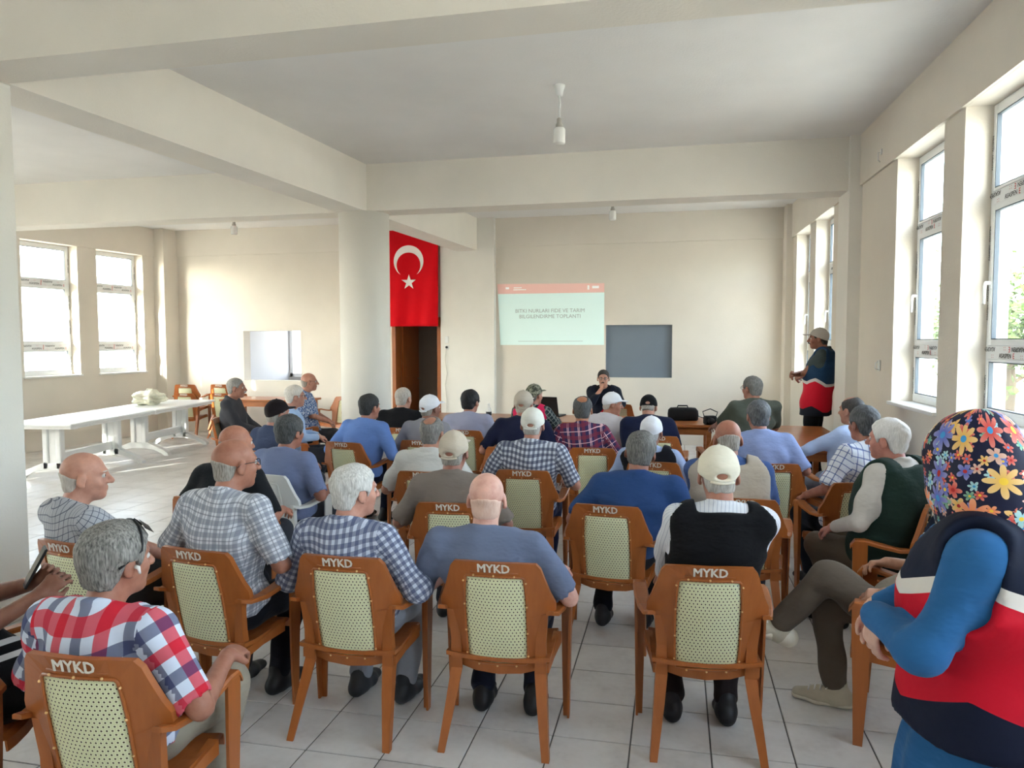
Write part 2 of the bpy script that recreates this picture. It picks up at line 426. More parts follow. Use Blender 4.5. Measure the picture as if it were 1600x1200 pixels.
for q0, q1 in ((.15, .9), (1.05, 1.9)): mb.cbox(x0+.11, x0+.118, YF+.36, YF+.94, q0, q1, .004)
leaf = mb.build('door_leaf', M_DOOR, d)
mb = MB(); mb.tube([(x0+.11, YF+.98, 1.0), (x0+.16, YF+.98, 1.0), (x0+.16, YF+.86, 1.0)], .01, 8); mb.build('door_handle', simple('dull_metal', (.35, .34, .32), .35, .5, .1, 20, 0, 50, .9), leaf)
mb = MB(); mb.box(HR[0], HR[1], YF+.07, YF+.10, HR[2], HR[3]); struct('trim_16', mb, M_GREYBOARD)

# ------------------------------------------------------------------ outside
mb = MB(); mb.box(-80, 80, -60, 90, -.5, -.35); struct('ground', mb, M_GROUND)
M_LEAF = simple('tree_leaf', (.035, .062, .014), .6, .3, .4, 3, 0)
M_BARK = simple('tree_bark', (.05, .04, .03), .9, .2, .3, 10, .3)
def tree(x, y, h, r, seed, label):
    rnd = random.Random(seed); root = empty('tree', (x, y, -.35)); tag(root, label, 'tree', 'trees outside the windows')
    mb = MB(); mb.tube([(0, 0, 0), (.08, .05, h*.3), (.0, .1, h*.6)], [.14, .11, .06], 10)
    for k in range(6):
        a = k*1.05; mb.tube([(.05, .06, h*(.28+.04*k)), (math.cos(a)*r*.6, math.sin(a)*r*.6, h*(.5+.05*k))], [.05, .02], 6)
    mb.build('trunk', M_BARK, root)
    mb = MB()
    for k in range(2600):
        u, w, q = rnd.gauss(0, .42), rnd.gauss(0, .42), rnd.gauss(0, .36)
        c = Vector((u*r, w*r, h*.66+q*r)); e1 = Vector((rnd.uniform(-1, 1), rnd.uniform(-1, 1), rnd.uniform(-.5, .5))).normalized()
        e2 = e1.cross(Vector((rnd.uniform(-1, 1), rnd.uniform(-1, 1), rnd.uniform(-1, 1)))).normalized(); s = rnd.uniform(.07, .13)
        mb.add([c-e1*s, c+e2*s*.45, c+e1*s, c-e2*s*.45], [(0, 1, 2, 3)])
    tag(mb.build('foliage', M_LEAF, root), kind='stuff')
tree(7.5, 19.0, 3.6, 1.8, 3, 'leafy green tree standing outside the large right-hand window')
tree(8.6, 24.5, 3.3, 1.3, 5, 'leafy green tree further off beyond the right-hand windows')
for k, (x, y, lb) in enumerate(((4.2, 11.6, 'pale concrete post outside the window nearest the headscarf'), (4.6, 15.5, 'pale concrete post outside the second right-hand window'))):
    mb = MB(); mb.cbox(x-.16, x+.16, y-.16, y+.16, -.35, 3.6, .02); mb.cbox(x-.22, x+.22, y-.22, y+.22, -.35, -.1, .02)
    tag(mb.build('concrete_post', M_COLUMN), lb, 'post', 'posts outside the right-hand windows')
# ------------------------------------------------------------------ plastic armchair with a cane-look back
def chair_plastic(name, ca, cb):
    t = NT(name); oc = t.coord(); v = t.scale(oc, (30, 30, 2.2)); a = t.noise(v, 1.2, 4)
    t.base(t.mix(a, c4(ca), c4(cb))); t.rough(.34); t.spec(.5); t.bump(t.noise(oc, 220, 2), .04, .002)
    return t.m
M_CHAIR = chair_plastic('brown_chair_plastic', srgb(150, 82, 36), srgb(178, 104, 50))
def cane_mat():
    t = NT('cane_weave'); p = t.sep(t.coord()); dx, dz = .0155, .0135
    r = t.math('DIVIDE', p[2], dz); row = t.math('FLOOR', r); fz = t.math('SUBTRACT', t.math('SUBTRACT', r, row), .5)
    off = t.math('MULTIPLY', t.math('MODULO', t.math('ADD', row, 100), 2.0), .5)
    cx = t.math('ADD', t.math('DIVIDE', p[0], dx), off); fx = t.math('SUBTRACT', t.math('FRACT', cx), .5)
    d = t.math('SQRT', t.math('ADD', t.math('POWER', t.math('MULTIPLY', fx, dx), 2), t.math('POWER', t.math('MULTIPLY', fz, dz), 2)))
    hole = t.math('LESS_THAN', d, .0030)
    grid = t.math('MAXIMUM', t.math('ABSOLUTE', fx), t.math('ABSOLUTE', fz))
    base = t.ramp(grid, [(.2, srgb(238, 238, 206)), (.5, srgb(218, 220, 174))])
    t.base(t.mix(hole, base, c4(srgb(70, 56, 30)))); t.rough(.5); t.spec(.35)
    t.bump(t.math('SUBTRACT', 1.0, hole), .5, .002); return t.m
M_CANE = cane_mat()
M_STENCIL = simple('worn_white_paint', (.80, .74, .66), .7, .2, .3, 60, .1)
M_STUD = simple('stud_plastic', srgb(232, 190, 130), .3, .5, .05, 10, 0)
def chair_y(x, z): return -.085-.10*(z-.30)/.50+.035*(x/.2)**2
HALF_O = [(0, .800), (.10, .800), (.172, .795), (.190, .772), (.206, .72), (.226, .66), (.245, .618), (.246, .588), (.216, .566), (.204, .52), (.196, .44), (.186, .36), (.166, .315), (.10, .300), (0, .294)]
HALF_I = [(0, .737), (.06, .737), (.112, .735), (.119, .727), (.122, .70), (.125, .655), (.127, .615), (.127, .585), (.127, .555), (.127, .51), (.126, .44), (.124, .38), (.117, .352), (.07, .348), (0, .346)]
def chair_proto():
    root = empty('plastic_armchair')
    O = HALF_O+[(-x, z) for x, z in HALF_O[-2:0:-1]]; I = HALF_I+[(-x, z) for x, z in HALF_I[-2:0:-1]]; n = len(O)
    mb = MB(); L = []
    for off in (-.012, .012):
        for P, ex in ((O, 0), (I, 0)): L.append([(x, chair_y(x, z)+off, z) for x, z in P])
    vs = [p for l in L for p in l]; fs = []
    for i in range(n):
        j = (i+1) % n
        fs += [(i, j, n+j, n+i), (2*n+i, 3*n+i, 3*n+j, 2*n+j), (i, 2*n+i, 2*n+j, j), (n+i, n+j, 3*n+j, 3*n+i)]
    mb.add(vs, fs)
    bead = [(x*1.035, chair_y(x, z)-.014, .541+(z-.541)*1.02) for x, z in I]; mb.tube(bead+bead[:1], .0055, 6, False)
    mb.tube([(-.10, chair_y(.1, .755)-.012, .757), (0, chair_y(0, .757)-.012, .758), (.10, chair_y(.1, .755)-.012, .757)], .003, 5)
    ob = mb.build('back_frame', M_CHAIR, root)
    mb = MB(); rings = []
    for f in (1, .85, .65, .4, .15):
        rings.append([(x*f, chair_y(x*f, .54+(z-.54)*f)-.012-.012*(1-f*f), .54+(z-.54)*f) for x, z in I])
    vs = [p for r in rings for p in r]; fs = [(a*n+i, a*n+(i+1) % n, (a+1)*n+(i+1) % n, (a+1)*n+i) for a in range(4) for i in range(n)]
    fs.append(tuple(4*n+i for i in range(n))); k = len(vs)
    vs2 = [(x, y+.005, z) for x, y, z in vs]; fs2 = [tuple(k+i for i in f[::-1]) for f in fs]
    rim = [(i, (i+1) % n, k+(i+1) % n, k+i) for i in range(n)]
    mb.add(vs+vs2, fs+fs2+rim, True); mb.build('cane_panel', M_CANE, root)
    mb = MB()
    st = [(-.085, .745), (0, .746), (.085, .745), (-.08, .338), (0, .336), (.08, .338)]+[(s*.131, z) for s in (-1, 1) for z in (.715, .61, .49, .385)]
    for x, z in st: mb.lathe([(.0045, 0), (.0045, .003), (.002, .006)], (0, 0, 0), 6); mb.v[-18:] = [(x+a, chair_y(x, z)-.018-c, z+b) for a, b, c in mb.v[-18:]]
    tag(mb.build('studs', M_STUD, ob), kind='stuff')
    tx = text_mesh('MYKD', .052, M_STENCIL, .0012, 'lettering', .0017)
    o = link('lettering', tx, ob); tilt = math.atan2(.10, .50)
    o.matrix_local = Matrix.Translation((0, chair_y(0, .775)-.0132, .775)) @ Matrix.Rotation(math.pi/2+tilt, 4, 'X') @ Matrix.Diagonal((.95, 1, 1, 1))
    for s in (-1, 1):
        mb = MB(); secs = []
        for z, xa, xb, yc, hy in ((.57, .172, .214, -.105, .013), (.44, .160, .203, -.088, .016), (.31, .156, .205, -.078, .022), (.20, .171, .214, -.124, .021), (.0, .203, .233, -.208, .016)):
            secs.append([(s*xa, yc-hy, z), (s*xb, yc-hy, z), (s*xb, yc+hy, z), (s*(xb-.012), yc+hy, z), (s*(xb-.012), yc-hy+.010, z), (s*xa, yc-hy+.010, z)])
        mb.strip(secs); mb.build('leg', M_CHAIR, root)
        mb = MB(); secs = []
        for z, xa, xb, ya, yb in ((.60, .236, .286, .125, .20), (.45, .236, .284, .125, .198), (.25, .240, .280, .132, .190), (0, .246, .276, .148, .184)):
            secs.append([(s*xa, yb, z), (s*xb, yb, z), (s*xb, ya, z), (s*(xb-.010), ya, z), (s*(xb-.010), yb-.012, z), (s*xa, yb-.012, z)])
        mb.strip(secs); mb.build('leg', M_CHAIR, root)
        mb = MB(); secs = []
        for x, y, z, w, d in ((.228, -.155, .600, .016, 0), (.238, -.11, .584, .022, 0), (.250, -.03, .582, .028, .002), (.259, .06, .600, .031, .003), (.262, .14, .618, .031, .003), (.262, .19, .616, .029, .001), (.262, .212, .585, .026, 0)):
            th = .017
            secs.append([(s*(x-w), y, z-th), (s*(x+w), y, z-th), (s*(x+w), y, z-.004), (s*(x+w-.006), y, z+d), (s*(x-w+.006), y, z+d), (s*(x-w), y, z-.004)])
        mb.strip(secs, smooth=False); mb.build('armrest', M_CHAIR, root)
    mb = MB(); rows = []
    for y, z in ((-.115, .372), (-.05, .366), (.05, .372), (.14, .384), (.19, .386), (.212, .372), (.216, .335)):
        rows.append([(x, y-.012*(abs(x)/.22)**2*(y > .1), z+.016*(abs(x)/.22)**2.5) for x in (-.222, -.16, -.08, 0, .08, .16, .222)])
    vs = [p for r in rows for p in r]; m = 7
    fs = [(i*m+j, i*m+j+1, (i+1)*m+j+1, (i+1)*m+j) for i in range(len(rows)-1) for j in range(m-1)]; k = len(vs)
    low = [(x, y-(.006 if i >= 35 else 0), z-(.018 if i < 35 else 0)) for i, (x, y, z) in enumerate(vs)]
    bd = [i for i in range(m)]+[i*m+m-1 for i in range(1, len(rows))]+[(len(rows)-1)*m+j for j in range(m-2, -1, -1)]+[i*m for i in range(len(rows)-2, 0, -1)]
    mb.add(vs+low, fs+[tuple(k+i for i in f[::-1]) for f in fs]+[(bd[i], bd[(i+1) % len(bd)], k+bd[(i+1) % len(bd)], k+bd[i]) for i in range(len(bd))])
    mb.build('seat', M_CHAIR, root)
    for s in (-1, 1):
        mb = MB(); secs = [[(s*.205, y, z-h), (s*(.216+.026*(y+.095)/.23), y, z-h), (s*(.216+.026*(y+.095)/.23), y, z), (s*.205, y, z)] for y, z, h in ((-.095, .355, .04), (.0, .372, .032), (.135, .405, .05))]
        mb.strip(secs); mb.build('side_rail', M_CHAIR, root)
    return root
CHAIR = chair_proto(); _used = []
def chair(x, y, yaw, label, z=0, group='brown plastic armchairs with a pale cane back'):
    o = CHAIR if not _used else copy_tree(CHAIR); _used.append(1)
    o.location = (x, y, z); o.rotation_euler = (0, 0, math.radians(yaw))
    tag(o, label, 'chair', group); return o

# ------------------------------------------------------------------ tables
def wood_table(x0, x1, y0, y1, z, label, group):
    root = empty('wooden_table', ((x0+x1)/2, (y0+y1)/2, 0)); hx, hy = (x1-x0)/2, (y1-y0)/2
    mb = MB(); mb.cbox(-hx, hx, -hy, hy, z-.035, z, .006); mb.build('table_top', M_WOOD, root)
    mb = MB()
    for a, b, c, d in ((-hx+.06, hx-.06, -hy+.05, -hy+.075), (-hx+.06, hx-.06, hy-.075, hy-.05), (-hx+.05, -hx+.075, -hy+.05, hy-.05), (hx-.075, hx-.05, -hy+.05, hy-.05)): mb.box(a, b, c, d, z-.12, z-.035)
    mb.build('apron', M_WOOD, root)
    for sx in (-1, 1):
        for sy in (-1, 1):
            mb = MB(); mb.cbox(sx*(hx-.075)-.03, sx*(hx-.075)+.03, sy*(hy-.075)-.03, sy*(hy-.075)+.03, 0, z-.036, .004); mb.build('leg', M_WOOD, root)
    tag(root, label, 'table', group); return root
wood_table(-3.30, -1.44, 8.62, 9.48, .74, 'long brown wooden table below the slide, left half of the row', 'wooden tables at the front')
wood_table(-1.42, .46, 8.62, 9.48, .74, 'brown wooden table with the black bag, in front of the speaker', 'wooden tables at the front')
wood_table(.90, 1.62, 6.90, 8.78, .74, 'brown wooden table running along the right wall before the standing man', 'wooden tables at the front')
wood_table(-7.46, -5.95, 10.95, 11.65, .74, 'brown wooden table under the left hatch behind the grey-shirted man', 'wooden tables at the front')

def white_table_proto():
    root = empty('white_plastic_table')
    mb = MB(); mb.cbox(-.46, .46, -.925, .925, .685, .72, .012); mb.cbox(-.42, .42, -.88, .88, .65, .686, .006); mb.build('table_top', M_WHITEPL, root)
    for s in (-1, 1):
        y = s*.60; mb = MB()
        for x in (-.085, .085): mb.cbox(x-.035, x+.035, y-.045, y+.045, .12, .66, .01)
        mb.cbox(-.05, .05, y-.02, y+.02, .14, .64, .004)
        arc = [(-.46, 0), (-.40, .0), (-.36, .035), (-.25, .085), (-.10, .115), (.10, .115), (.25, .085), (.36, .035), (.40, 0), (.46, 0), (.455, .035), (.38, .09), (.25, .15), (.13, .20), (-.13, .20), (-.25, .15), (-.38, .09), (-.455, .035)]
        mb.prism(arc, lambda a, b, d: (a, d, b), y-.045, y+.045)
        mb.cbox(-.30, .30, y-.04, y+.04, .62, .655, .006)
        mb.build('trestle', M_WHITEPL, root)
    mb = MB(); mb.cbox(-.03, .03, -.56, .56, .20, .31, .008); mb.build('stretcher', M_WHITEPL, root)
    return root
wt = white_table_proto(); wt.location = (-7.64, 8.25, 0); wt.rotation_euler = (0, 0, math.radians(9))
tag(wt, 'white plastic trestle table beside the square column, nearer of the two', 'table', 'white plastic tables')
w2 = copy_tree(wt); w2.location = (-7.93, 10.11, 0); w2['label'] = 'white plastic trestle table in the far left corner by the chair stacks'

# ------------------------------------------------------------------ pendant lamps
M_OPAL = simple('frosted_glass', (.85, .84, .80), .25, .5, .02, 10, 0)
M_BRASS = simple('lamp_holder', (.42, .40, .36), .4, .5, .1, 10, 0)
def lamp(x, y, drop, label):
    root = empty('pendant_lamp', (x, y, ZC))
    mb = MB(); mb.lathe([(.028, -.085), (.036, -.04), (.046, -.012), (.046, 0)], n=16); mb.build('ceiling_rose', M_WHITEPL, root)
    mb = MB(); mb.tube([(0, 0, -.08), (.003, 0, -.15), (-.002, 0, -drop+.19)], .009, 8); mb.build('cord', M_WHITEPL, root)
    mb = MB(); mb.lathe([(.030, -drop+.125), (.030, -drop+.155), (.022, -drop+.165), (.022, -drop+.20), (.01, -drop+.21)], n=14); mb.build('bulb_holder', M_BRASS, root)
    mb = MB(); mb.lathe([(.044, -drop), (.049, -drop+.01), (.049, -drop+.115), (.040, -drop+.128), (.025, -drop+.13)], n=20); mb.build('lamp_shade', M_OPAL, root)
    tag(root, label, 'lamp', 'pendant lamps')
lamp(-.943, 6.06, .47, 'white pendant lamp with glass shade hanging in the near ceiling bay')
lamp(-.86, 10.3, .42, 'white pendant lamp partly hidden by the cross beam over the slide')
lamp(-6.68, 10.3, .42, 'white pendant lamp in the left wing beyond the long beam')

# ------------------------------------------------------------------ flag, slide, sockets
M_FLAG = simple('red_flag_cloth', srgb(208, 6, 22), .8, .15, .06, 5, .05, 300)
M_FLAGW = simple('white_flag_print', (.86, .84, .80), .8, .15, .03, 5, 0)
G, LF = 1.08, 1.66; FX, FZ = -4.50, 3.62; FY = YF-.20
def fwave(a, b): return .022*math.sin(a*9+.6*b)*(.3+.7*b/LF)+.012*math.sin(a*21+2*b)*(b/LF)
def fpt(a, b, off=0): return (FX+a*(1-.03*b/LF), FY+fwave(a, b)-off, FZ-b)
root = empty('flag', (0, 0, 0))
mb = MB(); na, nb_ = 44, 30; vs = []
for off in (0, -.003):
    for j in range(nb_+1):
        for i in range(na+1): vs.append(fpt(-G/2+G*i/na, LF*j/nb_, off))
k = (na+1)*(nb_+1); fs = [(j*(na+1)+i, j*(na+1)+i+1, (j+1)*(na+1)+i+1, (j+1)*(na+1)+i) for j in range(nb_) for i in range(na)]
bd = list(range(na+1))+[j*(na+1)+na for j in range(1, nb_+1)]+[nb_*(na+1)+i for i in range(na-1, -1, -1)]+[j*(na+1) for j in range(nb_-1, 0, -1)]
mb.add(vs, fs+[tuple(k+i for i in f[::-1]) for f in fs]+[(bd[i], bd[(i+1) % len(bd)], k+bd[(i+1) % len(bd)], k+bd[i]) for i in range(len(bd))], True)
cloth = mb.build('flag_cloth', M_FLAG, root)
def emblem(poly_rows, name):
    mb = MB(); n = len(poly_rows[0]); vs = [fpt(a, b, .004) for r in poly_rows for a, b in r]
    mb.add(vs, [(j*n+i, j*n+i+1, (j+1)*n+i+1, (j+1)*n+i) for j in range(len(poly_rows)-1) for i in range(n-1)], True); return mb.build(name, M_FLAGW, cloth)
cb_, R0, R1, off1 = .54, .27, .216, .0675
rows = []
ys = (R0*R0-R1*R1+off1*off1)/(2*off1)               # where the two circles cross, below the centre
a0 = math.acos(max(-1, min(1, ys/R0)))
for s in np.linspace(0, 1, 7):
    r_ = []
    for q in np.linspace(a0, 2*math.pi-a0, 64):
        ox, oy = R0*math.sin(q), R0*math.cos(q)
        qi = math.atan2(ox, oy-off1); ix, iy = R1*math.sin(qi), off1+R1*math.cos(qi)
        r_.append((ox*(1-s)+ix*s, cb_+oy*(1-s)+iy*s))
    rows.append(r_)
emblem(rows, 'crescent')
st = []
for k in range(10):
    r_ = .135 if k % 2 == 0 else .135*.382; a = math.pi+k*math.pi/5
    st.append((r_*math.sin(a), cb_+.36+r_*math.cos(a)))
st.append(st[0]); emblem([st, [(a*.5, (b-cb_-.36)*.5+cb_+.36) for a, b in st], [(0, cb_+.36)]*11], 'star')
mb = MB(); mb.tube([(FX-G/2-.04, FY-.005, FZ), (FX+G/2+.02, FY-.005, FZ)], .008, 8)
for s in (-1, 1): mb.tube([(FX+s*.45, FY-.005, FZ), (FX+s*.45, YF-.01, FZ+.02)], .005, 6)
mb.build('hanging_rod', M_WHITEPL, root)
tag(root, 'red flag with white crescent and star hanging above the doorway', 'flag')

def proj_mat(name, col, e):
    t = NT(name); g = t.n('NewGeometry').outputs['Position']; f = t.noise(g, 3, 3)
    c = t.mix(f, c4(tuple(v*.97 for v in col)), c4(col)); t.base(c); t.rough(.75); t.spec(.2)
    t.l(c, t.b.inputs['Emission Color']); t.b.inputs['Emission Strength'].default_value = e; return t.m
M_SLIDE = proj_mat('projected_light', (.72, .90, .86), .085); M_SLIDEH = proj_mat('projected_header', (.88, .56, .50), .06)
M_SLIDET = simple('projected_text', srgb(170, 182, 178), .8, .1, 0, 5, 0); M_SLIDEW = proj_mat('projected_white', (.95, .93, .90), .12)
root = empty('projected_slide', (-2.06, YF, 0))
yq = YF-.004
mb = MB(); P = [(-2.965, 2.505), (-1.155, 2.505), (-1.155, 1.637), (-2.925, 1.637)]
mb.prism(P, lambda a, b, d: (a+2.06, d-YF, b), yq, YF-.0005); mb.build('slide_body', M_SLIDE, root)
mb = MB(); P = [(-2.98, 2.675), (-1.155, 2.655), (-1.155, 2.505), (-2.965, 2.505)]
mb.prism(P, lambda a, b, d: (a+2.06, d-YF, b), yq, YF-.0005); mb.build('slide_header', M_SLIDEH, root)
def wtext(body, size, x, z, mat, parent, name):
    o = link(name, text_mesh(body, size, mat, .0006, name), parent); o['kind'] = 'stuff'; o.location = (x+2.06, -.0065, z); o.rotation_euler = (math.pi/2, 0, 0)
wtext('BITKI NURLARI FIDE VE TARIM', .088, -2.07, 2.21, M_SLIDET, root, 'slide_text')
wtext('BILGILENDIRME TOPLANTI', .088, -2.07, 2.115, M_SLIDET, root, 'slide_text')
for (x, z, w, h) in ((-2.80, 2.60, .06, .035), (-2.62, 2.605, .14, .014), (-2.585, 2.572, .22, .014), (-1.42, 2.59, .03, .07), (-1.30, 2.595, .11, .04)):
    mb = MB(); mb.box(x+2.06-w/2, x+2.06+w/2, -.006, -.0035, z-h/2, z+h/2); mb.build('slide_mark', M_SLIDEW, root)
mb = MB(); mb.box(-.55, .55, -.006, -.0035, 1.697, 1.703); mb.build('slide_rule', M_SLIDET, root)
tag(root, 'projected presentation slide with a pink header and pale mint body', 'projection')

root = empty('wall_socket', (-3.84, YF-.14, 1.62))
mb = MB(); mb.cbox(-.04, .04, -.012, 0, -.06, .02, .004); mb.cbox(-.03, .03, -.02, 0, .05, .17, .005); mb.build('cover_plate', M_WHITEPL, root)
mb = MB(); mb.lathe([(.022, 0), (.022, .01), (.014, .03)], n=12); mb.v = [(x, -.012-z, y-.02) for x, y, z in mb.v]; mb.build('plug', M_BLACK, root)
tag(root, 'white wall socket with a black plug beside the doorway', 'socket')
mb = MB(); pts = [(-3.84, YF-.18, 1.58), (-3.86, YF-.17, 1.40), (-3.83, YF-.165, 1.15), (-3.865, YF-.165, .95), (-3.84, YF-.165, .7), (-3.85, YF-.165, .3), (-3.83, YF-.17, .02), (-3.4, YF-1.0, .012), (-2.9, 9.6, .012)]
mb.tube(pts, .007, 6); tag(mb.build('power_cable', simple('cream_cable', (.55, .52, .46), .5, .3, .05, 10, 0)), 'pale cable hanging from the socket beside the doorway', 'cable')
def wall_bracket(y, z, label):
    root = empty('wall_bracket', WR(-.001, y, z))
    mb = MB(); mb.cbox(-.012, 0, -.035, .035, -.05, .05, .004); mb.build('bracket_plate', M_WHITEPL, root)
    mb = MB(); mb.tube([(-.01, .012, .035), (-.035, .0, .02), (-.04, -.008, -.03), (-.012, -.01, -.038)], .006, 6); mb.build('bracket_hook', M_SILL, root)
    tag(root, label, 'bracket')
wall_bracket(7.40, 1.47, 'small cream bracket on the right wall below window height')
root = empty('wire_hook', WR(-.026, 7.42, 3.42)); mb = MB(); mb.tube([(0, 0, 0), (-.03, 0, .0), (-.03, 0, -.07), (-.012, 0, -.085)], .004, 6); mb.build('hook', M_SILL, root)
mb = MB(); mb.cbox(-.008, 0, -.015, .015, -.02, .03, .002); mb.build('hook_plate', M_WHITEPL, root)
tag(root, 'small wire hook on the beam above the right-hand windows', 'hook')

# ------------------------------------------------------------------ things on the tables
root = empty('laptop', (-1.60, 9.22, .74), math.radians(-12))
mb = MB(); mb.cbox(-.18, .18, 0, .25, 0, .018, .004); mb.build('laptop_base', M_BLACK, root)
mb = MB(); mb.prism([(-.18, 0), (.18, 0), (.18, .25), (-.18, .25)], lambda a, b, d: (a, -.02-.30*b+d, .018+b*.97), 0, .01); mb.build('laptop_lid', M_BLACK, root)
tag(root, 'open black laptop on the front table beside the speaker', 'laptop')
root = empty('shoulder_bag', (.10, 9.15, .74), math.radians(4))
M_BAG = simple('black_nylon', (.010, .010, .011), .75, .25, .3, 25, .3, 40)
mb = MB(); secs = []
for z, w, d in ((0, .165, .085), (.01, .178, .10), (.07, .182, .105), (.12, .176, .10), (.148, .15, .075), (.153, .10, .04)):
    secs.append([(w*math.copysign(abs(math.cos(q))**.45, math.cos(q)), d*math.copysign(abs(math.sin(q))**.45, math.sin(q)), z) for q in np.linspace(0, 2*math.pi, 28, endpoint=False)])
mb.strip(secs, smooth=True); mb.build('bag_body', M_BAG, root)
mb = MB(); mb.tube([(-.07, 0, .145), (-.06, 0, .175), (.05, 0, .175), (.06, 0, .145)], .008, 8); mb.build('carry_handle', M_BAG, root)
mb = MB(); secs = [[(x, y-.02, z), (x, y+.02, z), (x, y+.02, z+.008), (x, y-.02, z+.008)] for x, y, z in ((.16, 0, .06), (.21, -.02, .035), (.27, -.06, .02), (.34, -.05, .012), (.35, .0, .002), (.30, .05, .001))]
mb.strip(secs); mb.build('shoulder_strap', M_BAG, root)
tag(root, 'black soft bag with loose strap lying on the front table', 'bag')
root = empty('camera_case', (.40, 8.72, .74), math.radians(20))
mb = MB(); mb.cbox(-.07, .07, -.045, .045, 0, .10, .015); mb.build('case_body', M_BAG, root)
mb = MB(); mb.lathe([(.035, 0), (.035, .05), (.03, .06)], n=16); mb.v = [(x-.02, -.045-z, y+.05) for x, y, z in mb.v]; mb.build('lens', M_BLACK, root)
mb = MB(); mb.tube([(-.07, 0, .09), (-.09, 0, .15), (0, 0, .18), (.09, 0, .14), (.07, 0, .09)], .006, 6); mb.build('case_strap', M_BAG, root)
tag(root, 'black camera standing on the table before the olive-shirted man', 'camera')
root = empty('water_bottle', (-2.22, 8.70, .74))
mb = MB(); mb.lathe([(.032, 0), (.034, .01), (.034, .10), (.032, .13), (.014, .165), (.014, .18)], n=16); mb.build('bottle_body', M_OPAL, root)
mb = MB(); mb.lathe([(.0345, .055), (.0352, .056), (.0352, .10), (.0345, .101)], n=16); mb.build('bottle_label', M_BLACK, root)
mb = MB(); mb.lathe([(.016, .178), (.016, .198), (.014, .2)], n=12); mb.build('bottle_cap', M_WHITEPL, root)
tag(root, 'small white bottle with a dark label on the front table', 'bottle')
# crumpled carrier bag on the far white table
rnd = random.Random(4); bm = bmesh.new(); bmesh.ops.create_icosphere(bm, subdivisions=4, radius=1)
for v in bm.verts:
    c = v.co; f = 1+.16*math.sin(c.x*7+c.y*3)+.12*math.sin(c.z*9+c.x*4)+.08*math.sin(c.y*13)+rnd.uniform(-.03, .03)
    v.co = Vector((c.x*.24*f, c.y*.20*f, max(-.10, c.z*.12*f)+.10))
me = bpy.data.meshes.new('carrier_bag'); bm.to_mesh(me); bm.free(); me.materials.append(simple('thin_bag_plastic', (.78, .76, .62), .4, .4, .2, 14, .2, 30))
root = empty('carrier_bag', (-8.05, 10.0, .72)); b_ = link('bag_body', me, root)
mb = MB(); mb.tube([(-.04, 0, .18), (-.03, 0, .24), (.05, .02, .25), (.07, .02, .18)], .01, 6); mb.build('bag_handle', me.materials[0], root)
tag(root, 'crumpled pale plastic bag lying on the white tables', 'bag')
# ------------------------------------------------------------------ people: smooth signed-distance bodies meshed with surface nets
V3 = lambda *a: np.array(a, np.float32)
def nrm(v): return v/(np.linalg.norm(v)+1e-9)
def seg(a, b, ra, rb=None, s=None):
    rb = ra if rb is None else rb; a = np.asarray(a, np.float32); b = np.asarray(b, np.float32)
    if not isinstance(ra, tuple): ra = (ra, ra)
    if not isinstance(rb, tuple): rb = (rb, rb)
    ax = nrm(b-a); s = V3(1, 0, 0) if s is None else np.asarray(s, np.float32)
    s = s-ax*(s@ax)
    if np.linalg.norm(s) < 1e-3: s = V3(0, 1, 0)-ax*ax[1]
    s = nrm(s)
    return dict(t='seg', a=a, b=b, ra=ra, rb=rb, ax=ax, s=s, f=np.cross(ax, s), r=max(ra+rb))
def ell(c, r, R=None):
    return dict(t='ell', c=np.asarray(c, np.float32), rr=np.asarray(r, np.float32), R=np.eye(3, dtype=np.float32) if R is None else np.asarray(R, np.float32), r=max(r))
def grow(p, d):
    q = dict(p)
    if p['t'] == 'seg': q['ra'] = tuple(v+d for v in p['ra']); q['rb'] = tuple(v+d for v in p['rb'])
    else: q['rr'] = p['rr']+d
    q['r'] = p['r']+d; return q
def ev(p, P):
    if p['t'] == 'seg':
        ab = p['b']-p['a']; L2 = max(float(ab@ab), 1e-9); q = P-p['a']
        t = np.clip((q@ab)/L2, 0, 1); q = q-t[..., None]*ab
        w = p['ra'][0]+(p['rb'][0]-p['ra'][0])*t; d = p['ra'][1]+(p['rb'][1]-p['ra'][1])*t
        if p['ra'][0] == p['ra'][1] and p['rb'][0] == p['rb'][1]: return np.sqrt((q*q).sum(-1))-w
        m = np.minimum(w, d)
        return (np.sqrt(((q@p['s'])/w)**2+((q@p['f'])/d)**2+((q@p['ax'])/m)**2)-1)*m
    q = (P-p['c'])@p['R'].T; k0 = np.sqrt(((q/p['rr'])**2).sum(-1)); k1 = np.sqrt(((q/p['rr']**2)**2).sum(-1))+1e-9
    return k0*(k0-1)/k1
def pbox(p):
    r = p['r']
    if p['t'] == 'seg': return np.minimum(p['a'], p['b'])-r, np.maximum(p['a'], p['b'])+r
    return p['c']-r, p['c']+r
